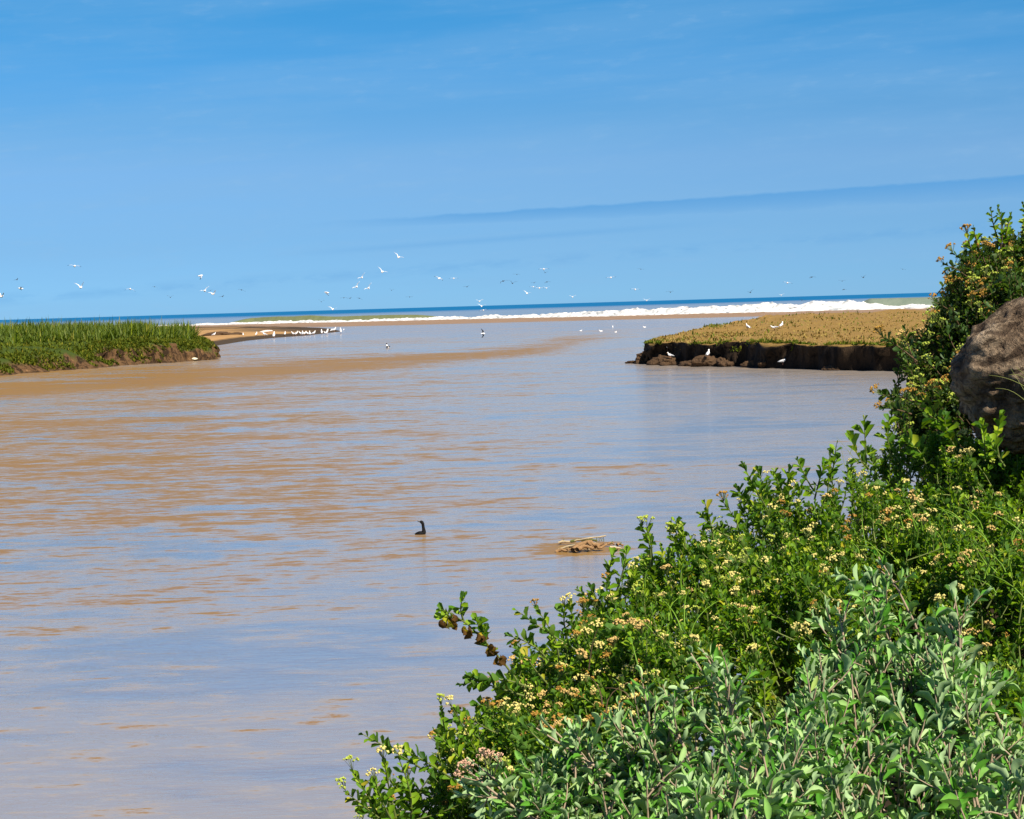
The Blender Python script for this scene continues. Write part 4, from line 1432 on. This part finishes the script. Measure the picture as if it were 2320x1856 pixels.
c0 = gnd(1325, 1243)
root = empty("driftwood", (c0.x, c0.y, 0))
Dd = c0.y
stick([(1262, 1250, .2), (1290, 1240, .1), (1330, 1233, 0), (1365, 1236, 0)], Dd, .016, .010, M_drift2, "branch", root, 1)
stick([(1300, 1250, -.5), (1312, 1238, -.4), (1335, 1230, -.3), (1352, 1240, -.3), (1368, 1234, -.3)], Dd, .05, .022, M_drift, "branch", root, 2)
stick([(1306, 1249, -.6), (1322, 1240, -.5), (1346, 1246, -.5)], Dd, .035, .02, M_drift, "branch", root, 3)
stick([(1332, 1232, -.4), (1345, 1246, -.5)], Dd, .024, .015, M_drift, "branch", root, 4)
stick([(1350, 1236, -.3), (1358, 1245, -.4), (1375, 1236, -.3)], Dd, .03, .015, M_drift, "branch", root, 5)
stick([(1265, 1231, 1), (1300, 1229, 1), (1338, 1222, .8), (1373, 1218, .7)], Dd, .014, .012, M_drift2, "branch", root, 6)
stick([(1293, 1229, 1), (1316, 1226, 1), (1340, 1225, 1), (1352, 1228, 1)], Dd, .022, .018, M_weed, "weed", root, 7)
for k, x in enumerate((1352, 1357, 1362, 1367)):
    stick([(x, 1221, .75), (x + 1, 1230, .7)], Dd, .006, .006, M_weed, "twig", root, 20 + k, 5)
stick([(1262, 1252, -.3), (1272, 1248, -.3), (1284, 1253, -.3)], Dd, .028, .018, M_drift, "branch", root, 8)
rs = np.random.default_rng(88)
for k in range(26):
    x = rs.normal(1335, 22)
    y = 1243 - max(0, 9 - abs(x - 1338) * .28) * rs.uniform(0, 1)
    L_ = rs.uniform(7, 20)
    sl_ = rs.choice([-1, 1]) * rs.uniform(.1, .7)
    stick([(x - L_, y + L_ * sl_ * .5 + 2, -.3 + rs.normal(0, .15)), (x, y, -.3), (x + L_, y - L_ * sl_ * .5 + 2, -.3)], Dd, rs.uniform(.006, .018), .005, [M_drift, M_bark, M_drift, M_drift2][k % 4], "branch", root, 500 + k, 7)
tag(root, "tangle of brown branches snagged in the shallow muddy water", "driftwood")
for k, (x0, x1, y, lab) in enumerate([(1377, 1392, 1236, "short brown stick afloat just right of the branch tangle"), (1398, 1412, 1238, "short dark stick floating farthest right by the shrubs"),
                                      (1268, 1282, 1231, "thin dark twig afloat at the upper left of the branch tangle")]):
    c = gnd((x0 + x1) / 2, y)
    rt = empty("floating_stick", (c.x, c.y, 0))
    stick([(x0, y, 0), ((x0 + x1) / 2, y - 3, .05), (x1, y + .5, 0)], c.y, .022, .012, M_drift, "stick", rt, 30 + k, 8)
    stick([((x0 + x1) / 2, y - 2, 0), ((x0 + x1) / 2 + 4, y - 7, .05)], c.y, .008, .005, M_weed, "twig", rt, 40 + k, 5)
    tag(rt, lab, "stick", "sticks floating by the driftwood")

# a pale dead stick leaning on the left bank, a pale stone and a white bird low on it
p = gnd(155, 836)
rt = empty("dead_stick", (p.x, p.y, 0.2))
stick([(155, 807, 1.0), (161, 818, .6), (164, 829, .2)], p.y, .10, .05, M_drift2, "stick", rt, 51, 8)
tag(rt, "pale dead stick hanging down the left bank", "stick")


# ------------------------------------------------------------------ birds
def lathe(path, rad, nside=10, squash=1.0):
    """tube with rings in the plane across each path point, closed ends"""
    path = np.array(path, float)
    T = np.gradient(path, axis=0)
    T = unit(T)
    side = unit(np.cross(T, np.array([0, 1, 0.0]) + 0 * T))        # lies in xz plane
    yv = np.array([0, 1, 0.0])
    th = np.linspace(0, 2 * np.pi, nside, endpoint=False)
    V = [tuple(path[0])]
    for p_, s_, q in zip(path, side, rad):
        for a in th:
            V.append(tuple(p_ + s_ * q * math.cos(a) * squash + yv * q * math.sin(a)))
    V.append(tuple(path[-1]))
    F = []
    k = len(path)
    for j in range(nside):
        F.append((0, 1 + (j + 1) % nside, 1 + j))
        F.append((len(V) - 1, 1 + (k - 1) * nside + j, 1 + (k - 1) * nside + (j + 1) % nside))
    for i in range(k - 1):
        for j in range(nside):
            a, b = 1 + i * nside + j, 1 + i * nside + (j + 1) % nside
            F.append((a, b, b + nside, a + nside))
    return V, F


def mk(name, VF, mat):
    me = bpy.data.meshes.new(name)
    me.from_pydata(VF[0], [], VF[1])
    me.materials.append(mat)
    me.polygons.foreach_set('use_smooth', [True] * len(me.polygons))
    return me


# flying gull: flies along +X, span along Y, unit wingspan 1.3 m
ME_fbody = mk("gull_body", lathe([(-.26, 0, .02), (-.20, 0, .02), (-.10, 0, .0), (0, 0, -.01), (.10, 0, 0), (.17, 0, .02), (.21, 0, .035), (.25, 0, .035)],
                                 [.045, .04, .075, .105, .095, .06, .052, .02], 10), M_gull)
ME_fbody_d = mk("dark_body", lathe([(-.26, 0, .02), (-.20, 0, .02), (-.10, 0, .0), (0, 0, -.01), (.10, 0, 0), (.17, 0, .02), (.21, 0, .035), (.25, 0, .035)],
                                   [.035, .03, .055, .075, .068, .045, .042, .018], 8), M_darkb)
ME_fbeak = mk("gull_beak", lathe([(.24, 0, .033), (.28, 0, .03), (.31, 0, .022)], [.012, .010, .004], 6), M_beak)


def wing_mesh(name, inner, outer, sweep, mat, tipmat=None):
    """+Y wing; inner and outer dihedral in degrees"""
    st = [(0, 0.05), (.12, .10), (.28, .12), (.45, .02), (.62, -.10)]
    V, F, mi = [], [], []
    y, z = 0.04, .02
    prev = 0
    for i, (sp, x0) in enumerate(st):
        if i:
            a = R(inner if i < 3 else outer)
            dl = sp - prev
            y += dl * math.cos(a)
            z += dl * math.sin(a)
        prev = sp
        ch = [.17, .18, .16, .12, .03][i]
        x0 = x0 - sweep * max(0, sp - .28)
        for (fx, fz) in ((0, 0), (-.35, .014), (-1, 0), (-.35, -.006)):
            V.append((x0 + fx * ch, y, z + fz))
    for i in range(len(st) - 1):
        for j in range(4):
            a, b = i * 4 + j, i * 4 + (j + 1) % 4
            F.append((a, b, b + 4, a + 4))
            mi.append(1 if (i >= 3 and tipmat) else 0)
    F.append((16, 17, 18, 19))
    mi.append(1 if tipmat else 0)
    F.append((3, 2, 1, 0))
    mi.append(0)
    me = mk(name, (V, F), mat)
    if tipmat:
        me.materials.append(tipmat)
        me.polygons.foreach_set('material_index', mi)
    return me


WINGS = [wing_mesh("gull_wing", 35, 20, .3, M_gullgrey, M_blackf), wing_mesh("gull_wing", 12, -12, .2, M_gullgrey, M_blackf),
         wing_mesh("gull_wing", 55, 40, .2, M_gullgrey, M_blackf), wing_mesh("gull_wing", -8, -32, .3, M_gullgrey, M_blackf)]
WINGW = [wing_mesh("white_wing", 35, 20, .3, M_gull, M_gullgrey), wing_mesh("white_wing", 12, -12, .2, M_gull, M_gullgrey),
         wing_mesh("white_wing", 55, 40, .2, M_gull, M_gullgrey), wing_mesh("white_wing", -8, -32, .3, M_gull, M_gullgrey)]
WINGD = [wing_mesh("dark_wing", 25, -5, .5, M_darkb), wing_mesh("dark_wing", 0, -25, .5, M_darkb), wing_mesh("dark_wing", 45, 20, .4, M_darkb), wing_mesh("dark_wing", 10, -10, .4, M_darkb)]


def bird_fly(px, py, D, scale, head, pose, lab, group=None, white=True, bank=0.0, pitch=0.0, wings=None):
    p = at(px, py, D)
    rt = empty("flying_gull" if white else "flying_bird", p)
    rt.rotation_euler = (R(bank), R(pitch), R(head))
    rt.scale = (scale * .9,) * 3
    W = wings or (WINGS if white else WINGD)
    parts = [("body", ME_fbody if white else ME_fbody_d)]
    if white:
        parts.append(("beak", ME_fbeak))
    for nm, me in parts:
        o = bpy.data.objects.new(nm, me)
        o.parent = rt
        sc.collection.objects.link(o)
    for sgn in (1, -1):
        o = bpy.data.objects.new("wing", W[pose])
        o.parent = rt
        o.scale = (1, sgn, 1)
        sc.collection.objects.link(o)
    tag(rt, lab, "bird" if not white else "gull", group)


G1, G2 = "white gulls in flight", "small dark birds in flight"
wf = [  # px, py, depth, scale, heading, pose, bank, label
    (3, 672, 250, 1.5, 60, 2, 10, "white gull cut by the left edge of the picture, flying low over the reeds"),
    (47, 654, 255, 1.3, 200, 1, 15, "white gull with level wings flying nearest to the left edge bird"),
    (169, 603, 230, 1.35, 95, 1, 8, "white gull flying highest on the left, over the reeds, wings spread"),
    (183, 651, 230, 1.5, 80, 2, -6, "white gull with wings raised in a deep V over the reeds"),
    (295, 655, 260, 1.25, 100, 3, 10, "pinkish white gull with folded wings alone above the middle of the reeds"),
    (454, 625, 250, 1.3, 20, 3, 20, "white gull with dark belly spot flying high above the right end of the reeds"),
    (464, 659, 270, 1.4, 120, 0, -25, "upper of two gulls flying one behind the other past the reed tips"),
    (483, 666, 270, 1.5, 60, 0, -10, "lower of two gulls flying one behind the other past the reed tips"),
    (903, 583, 270, 1.5, 70, 0, 30, "highest of all the gulls, round and white against the open sky"),
    (866, 616, 270, 1.5, 75, 0, 30, "second highest gull, just left of and below the highest one"),
    (820, 629, 290, 1.4, 110, 0, -35, "gull flying just above the two gulls that fly side by side"),
    (808, 650, 290, 1.5, 115, 0, -40, "left one of two gulls flying side by side with left wings lit"),
    (835, 653, 290, 1.5, 112, 0, -40, "right one of two gulls flying side by side with left wings lit"),
    (740, 663, 290, 1.4, 175, 3, 15, "tan and grey gull flying low with drooped wings above the sand bar"),
    (754, 701, 300, 1.4, 70, 0, 12, "gull crossing the dark horizon line above the sand bar"),
    (995, 631, 300, 1.4, 60, 1, 25, "white gull over the middle of the sea trailing a pale right wing"),
    (1028, 631, 330, 1.3, 90, 1, 0, "pale pinkish gull right beside the gull with the trailing wing"),
    (1232, 610, 300, 1.4, 90, 1, 0, "topmost gull of the dense flock right of the middle, wings level"),
    (1086, 683, 330, 1.3, 100, 0, 0, "top gull of three stacked one above another at the horizon"),
    (1091, 694, 330, 1.4, 80, 0, 8, "middle gull of three stacked one above another on the horizon line"),
    (1095, 703, 330, 1.3, 95, 1, -10, "bottom gull of three stacked one above another, just under the horizon"),
    (1194, 665, 310, 1.3, 70, 0, 20, "lowest white gull of the dense flock right of the middle"),
    (1222, 653, 310, 1.35, 90, 1, 0, "brightest white gull at the centre of the dense flock"),
    (1238, 653, 340, 1.0, 90, 0, 0, "small pale gull immediately right of the brightest flock gull"),
    (1208, 650, 340, 1.1, 90, 1, 0, "small faint gull immediately left of the brightest flock gull"),
    (1384, 629, 310, 1.4, 85, 1, -5, "lone white gull with one grey wing right of the dense flock"),
    (1439, 656, 320, 1.4, 90, 1, 5, "faint grey gull with wide level wings over the breaking surf"),
    (1297, 673, 340, 1.2, 90, 0, 0, "very faint gull low over the sea right of the dense flock"),
    (1465, 681, 330, 1.2, 90, 0, 0, "small reddish gull on the horizon line over the surf"),
    (1784, 641, 310, 1.35, 90, 1, 10, "pale gull above the biggest breaker at right"),
    (1770, 669, 350, 1.0, 90, 0, 0, "tiny pale gull at the horizon just under the pale gull by the big breaker"),
]
for k, (px, py, D, s_, hd, po, bk, lab) in enumerate(wf):
    bird_fly(px, py, D, s_, hd, po, lab, G1, True, bk, -8, WINGW if po in (0, 2) else WINGS)
df = [
    (38, 634, 1.0, "tiny dark bird above the left edge gulls"), (350, 650, 1.1, "dark bird above the reeds, upper of a pair left of the tan gull"),
    (386, 674, 1.2, "dark bird skimming close above the reeds"), (477, 658, 1.0, "faint dark bird between the two following gulls"),
    (504, 672, 1.1, "faint dark bird low beside the end of the reeds"), (547, 657, 1.2, "dark bird alone over the sea right of the reeds"),
    (728, 684, 1.2, "dark bird low over the horizon, below the tan and grey gull"), (779, 675, 1.1, "leftmost of three dark birds in a row above the horizon"),
    (793, 676, 1.1, "middle one of three dark birds in a row above the horizon"), (814, 676, 1.1, "rightmost of three dark birds in a row above the horizon"),
    (887, 658, .9, "very faint dark bird right of the side by side gulls"), (928, 673, 1.2, "greyish dark bird gliding between the gull groups"),
    (1058, 650, 1.1, "dark bird alone above the three stacked gulls"), (1140, 637, 1.5, "left dark bird of a pair left of the dense flock"),
    (1161, 642, 1.6, "right dark bird of a pair left of the dense flock, wings drooped"), (1171, 622, 1.1, "small dark bird above the pair left of the dense flock"),
    (1210, 641, 1.0, "small dark bird inside the dense flock, left one"), (1239, 639, 1.2, "dark bird inside the dense flock, right one"),
    (1235, 618, 1.0, "faint dark bird directly under the topmost flock gull"), (1452, 610, 1.1, "faint dark bird high over the surf right of the lone gull"),
    (1519, 662, 1.3, "dark bird near the horizon above the tip of the right spit"), (1839, 628, 1.4, "dark bird with raised wings highest over the big breaker"),
    (1700, 663, 1.3, "dark bird near the horizon left of the big breaker"), (1817, 680, 1.3, "dark bird right against the sea over the big breaker"),
    (1908, 637, 1.2, "faint dark bird left of the tall shrub, upper of two"), (1912, 656, 1.0, "faint dark bird left of the tall shrub, lower of two"),
    (1956, 629, 1.1, "faint dark bird between the big breaker and the tall shrub"), (2045, 610, 1.0, "faint dark bird closest to the tall shrub in the sky"),
    (1939, 711, 1.2, "dark bird skimming the water just above the dry grass"),
]
for k, (px, py, s_, lab) in enumerate(df):
    bird_fly(px, py, 330 + (k * 37) % 60, s_ * .95, 60 + (k * 53) % 70, k % 4, lab, G2, False, ((k * 31) % 40) - 20)
# the two-toned bird low over the river
bird_fly(1094, 756, 290, 1.35, 5, 1, "black and white bird banking low over the river mouth", None, True, 58, 0, [wing_mesh("black_wing", 8, 0, .2, M_blackf)] * 4)

# standing gull facing +X, about 0.62 m tall (life size x scale)
SB = mk("gull_body", lathe([(-.36, 0, .20), (-.28, 0, .24), (-.16, 0, .29), (-.02, 0, .33), (.09, 0, .38), (.145, 0, .45), (.155, 0, .52), (.18, 0, .565), (.22, 0, .575), (.25, 0, .565)],
                           [.012, .04, .085, .115, .10, .065, .048, .055, .050, .02], 10), M_gull)
SBK = mk("gull_beak", lathe([(.245, 0, .565), (.29, 0, .555), (.32, 0, .54)], [.014, .012, .004], 6), M_beak)


def fold_wing():
    V, F = lathe([(-.42, 0, .20), (-.25, 0, .27), (-.08, 0, .34), (.05, 0, .39)], [.008, .045, .07, .03], 8, 1.0)
    V = [(a, b * .35 + .085, c) for a, b, c in V]
    return V, F


SW = mk("folded_wing", fold_wing(), M_gullgrey)
SL = mk("gull_leg", lathe([(0, .04, 0.0), (.0, .04, .1), (-.01, .04, .24)], [.010, .008, .012], 5), M_leg)


def bird_stand(x, y, z, scale, head, lab, group, lean=0.0, white_wing=False):
    rt = empty("standing_gull", (x, y, z))
    rt.rotation_euler = (0, R(lean), R(head))
    rt.scale = (scale,) * 3
    for nm, me, sg in (("body", SB, 1), ("beak", SBK, 1), ("wing", SW, 1), ("wing", SW, -1), ("leg", SL, 1), ("leg", SL, -1)):
        o = bpy.data.objects.new(nm, me)
        o.parent = rt
        o.scale = (1, sg, 1)
        sc.collection.objects.link(o)
    tag(rt, lab, "gull", group)


def top_z(obs, x, y):
    best = 0.0
    for o_ in obs:
        z = drop(o_, [(x, y)])
        if not np.isnan(z[0]):
            best = max(best, float(z[0]))
    return best


SB_O = bpy.data.objects["sandbar"]
from mathutils.bvhtree import BVHTree


def bvh(o_):
    me = o_.data
    M_ = o_.matrix_basis
    return BVHTree.FromPolygons([M_ @ v.co for v in me.vertices], [tuple(p.vertices) for p in me.polygons])


def hit(trees, px, py):
    """first land or water point seen at the pixel"""
    o_ = Vector((0, 0, CAMZ))
    d = ray(px, py)
    best = None
    for t in trees:
        h = t.ray_cast(o_, d)
        if h[0] is not None and (best is None or h[3] < best[1]):
            best = (h[0], h[3])
    g = gnd(px, py)
    if best is None or (g - o_).length < best[1]:
        return g
    return best[0]


tb = [bvh(SB_O)]
G3 = "gulls resting on the sand bar"
sbg = [
    (485, 763, 1.5, 10, "leftmost gull on the sand bar, half hidden beside the reeds"), (551, 762, 1.2, 100, "small gull on the sand bar crest, second from the reeds"),
    (581, 762, 1.5, 80, "gull on the sand bar crest, third from the reeds"), (599, 763, 1.7, 200, "gull facing left above the dark sand edge, next to the tallest gull"),
    (621, 767, 2.3, 90, "tallest white gull, upright at the tip of the dark sand with a reflection"), (646, 761, 1.5, 90, "gull alone between the tallest gull and the white row"),
    (664, 761, 1.5, 200, "first gull at the left end of the white row at the water's edge"), (671, 761, 1.6, 20, "second gull of the white row at the water's edge"),
    (681, 761, 1.6, 190, "third gull of the white row, starting its dense middle"), (686, 761, 1.7, 100, "fourth gull of the white row, in its dense middle"),
    (690, 761, 1.6, 20, "fifth gull of the white row, ending its dense middle"), (697, 761, 1.6, 200, "sixth gull of the white row, after the dense middle"),
    (702, 761, 1.7, 100, "seventh gull of the white row at the water's edge"), (711, 760, 1.6, 20, "last gull at the right end of the white row"),
    (729, 759, 1.9, 100, "left gull of a pair wading right of the white row"), (737, 759, 1.3, 190, "small gull squeezed inside the wading pair"),
    (741, 759, 1.9, 80, "right gull of a pair wading right of the white row"), (743, 752, 1.1, 90, "small gull behind the wading pair near the sand tip"),
    (751, 752, 1.1, 60, "small pale gull at the tip of the sand bar"), (757, 753, 1.7, 20, "large gull at the very tip of the sand bar"),
    (772, 757, 2.1, 100, "gull wading alone, farthest out in the blue water"), (779, 750, .8, 90, "tiny pale gull in the water beyond the lone wader"),
]
for (px, py, s_, hd, lab) in sbg:
    h = hit(tb, px, py)
    bird_stand(h.x, h.y, max(h.z, 0) - .02, s_ * 1.05 * min(1.25, h.y / 430), hd, lab, G3)
# a pale driftwood log lying on the sand
p = hit(tb, 604, 754)
o = lump("pale_log", (p.x, p.y, p.z + .3), (1.5, .35, .3), simple("bleached_wood", (.7, .58, .5), .9, .1, .2, 2), 61, 3, .25)
o.rotation_euler = (0, -.06, .1)
tag(o, "bleached pale log lying on the sand above the gulls", "log")

# gulls on the right spit
tr = [bvh(RSP)] + [bvh(o_) for o_ in bpy.data.objects if o_.name.startswith("earth_clod")]
G4 = "gulls resting on the right spit"


def clod_bvh(o_):
    me = o_.data
    M_ = Matrix.Translation(o_.location) @ o_.rotation_euler.to_matrix().to_4x4()
    return BVHTree.FromPolygons([M_ @ v.co for v in me.vertices], [tuple(p.vertices) for p in me.polygons])


tr = [bvh(RSP)] + [clod_bvh(o_) for o_ in bpy.data.objects if o_.name.startswith("earth_clod")]
for (px, py, s_, hd, lean, lab) in [
    (1512, 793, 1.0, 150, 5, "white gull on the ledge at the corner of the spit, upper of two"),
    (1518, 812, .95, 200, 5, "white gull low at the corner of the spit, lower of two"),
    (1604, 810, 1.15, 70, 0, "white gull standing upright on the largest fallen clod"),
    (1773, 827, 1.05, 20, 10, "white gull at the water's edge under the dark bank"),
    (1694, 748, 1.15, 120, 0, "white gull beside the bush at the far left rim of the dry grass"),
    (1757, 749, 1.1, 170, 25, "small gull crouching on the dry grass behind the dark bank"),
    (1771, 744, 1.15, 60, 0, "larger gull standing on the dry grass behind the dark bank")]:
    h = hit(tr, px, py)
    bird_stand(h.x, h.y - (.3 if px < 1620 else .05), h.z - .02, s_, hd, lab, G4, lean)

# small pale birds floating on the river
FB = mk("floating_body", lathe([(-.30, 0, .10), (-.2, 0, .07), (-.05, 0, .04), (.10, 0, .05), (.17, 0, .12), (.18, 0, .20), (.21, 0, .25), (.26, 0, .25)],
                               [.01, .06, .11, .10, .055, .04, .045, .015], 9), M_gull)
for (px, py, s_, hd, lab) in [(1388, 742, 1.5, 80, "brightest pale gull afloat on the far river, left of the spit"), (1361, 751, 1.3, 170, "pale gull afloat left of and nearer than the brightest floating one"),
                              (1316, 750, 1.0, 10, "faintest floating gull, farthest left on the far river"), (1460, 742, 1.2, 180, "pale gull afloat right of the brightest floating one"),
                              (1647, 740, 1.3, 20, "pale gull afloat behind the crown of the spit"), (1395, 753, .9, 20, "small pale gull afloat just under the brightest floating one")]:
    g_ = gnd(px, py)
    rt = empty("floating_gull", (g_.x, g_.y, -.02))
    rt.scale = (s_,) * 3
    rt.rotation_euler = (0, 0, R(hd))
    for nm, me, off in (("body", FB, (0, 0, 0)), ("beak", SBK, (0.01, 0, -.31))):
        o = bpy.data.objects.new(nm, me)
        o.parent = rt
        o.location = off
        sc.collection.objects.link(o)
    tag(rt, lab, "gull", "gulls afloat on the river")
p = hit([bvh(LB)], 440, 814)
o = lump("pale_stone", (p.x, p.y - .1, p.z + .05), (.42, .3, .17), simple("pale_stone", (.62, .58, .40), .8, .2, .2, 4), 66, 3, .2)
tag(o, "small pale stone low on the grassy end of the left bank", "stone")
# dark-winged bird afloat with white breast
g_ = gnd(878, 789)
rt = empty("floating_bird", (g_.x, g_.y, -.03))
rt.scale = (1.9,) * 3
rt.rotation_euler = (0, 0, R(115))
for nm, VF, mat in (("body", lathe([(-.30, 0, .13), (-.2, 0, .07), (-.05, 0, .04), (.08, 0, .07), (.12, 0, .15), (.12, 0, .24), (.14, 0, .32)], [.01, .06, .11, .10, .07, .05, .03], 9), M_gull),
                    ("head", lathe([(.11, 0, .30), (.14, 0, .35), (.18, 0, .36), (.27, 0, .34)], [.03, .045, .035, .006], 8), M_blackf),
                    ("wing", lathe([(-.36, .07, .14), (-.15, .09, .13), (.04, .07, .13)], [.01, .06, .02], 7), M_blackf),
                    ("wing", lathe([(-.36, -.07, .14), (-.15, -.09, .13), (.04, -.07, .13)], [.01, .06, .02], 7), M_blackf)):
    o = bpy.data.objects.new(nm, mk(nm, VF, mat))
    o.parent = rt
    sc.collection.objects.link(o)
tag(rt, "dark winged bird with white breast afloat in mid river", "bird")

# cormorant, looking left with the bill raised
g_ = gnd(951, 1211)
rt = empty("cormorant", (g_.x, g_.y, 0))
kk = g_.y / FPX                        # metres per photo pixel at the bird


cp = resample([(-11, 0, 1.2), (-7, 0, 1.2), (-2, 0, 1.0), (4, 0, 1.0), (8, 0, 2.5), (9.6, 0, 6), (9.4, 0, 10), (8.6, 0, 15), (8.2, 0, 20), (7.8, 0, 24), (6.2, 0, 27.3), (3.6, 0, 28.6), (1.0, 0, 29.0)], 34)
tt_ = np.linspace(0, 1, 34)
cr_ = np.interp(tt_, [0, .08, .2, .34, .42, .50, .60, .75, .86, .93, 1.0], [.8, 3.4, 5.4, 5.2, 4.6, 3.6, 2.9, 2.7, 3.0, 3.2, 1.5])
o = bpy.data.objects.new("body", mk("cormorant_body", lathe(cp * kk, cr_ * kk * 1.22, 14), M_blackf))
o.parent = rt
sc.collection.objects.link(o)
bk = lathe([(2.2 * kk, 0, 28.8 * kk), (-1 * kk, 0, 29.5 * kk), (-5.2 * kk, 0, 31.0 * kk)], [1.6 * kk, 1.1 * kk, .4 * kk], 7)
o = bpy.data.objects.new("beak", mk("beak", bk, simple("dark_bill", (.05, .04, .025), .5, .3)))
o.parent = rt
sc.collection.objects.link(o)
tag(rt, "black cormorant swimming with neck raised and bill pointing left", "cormorant")
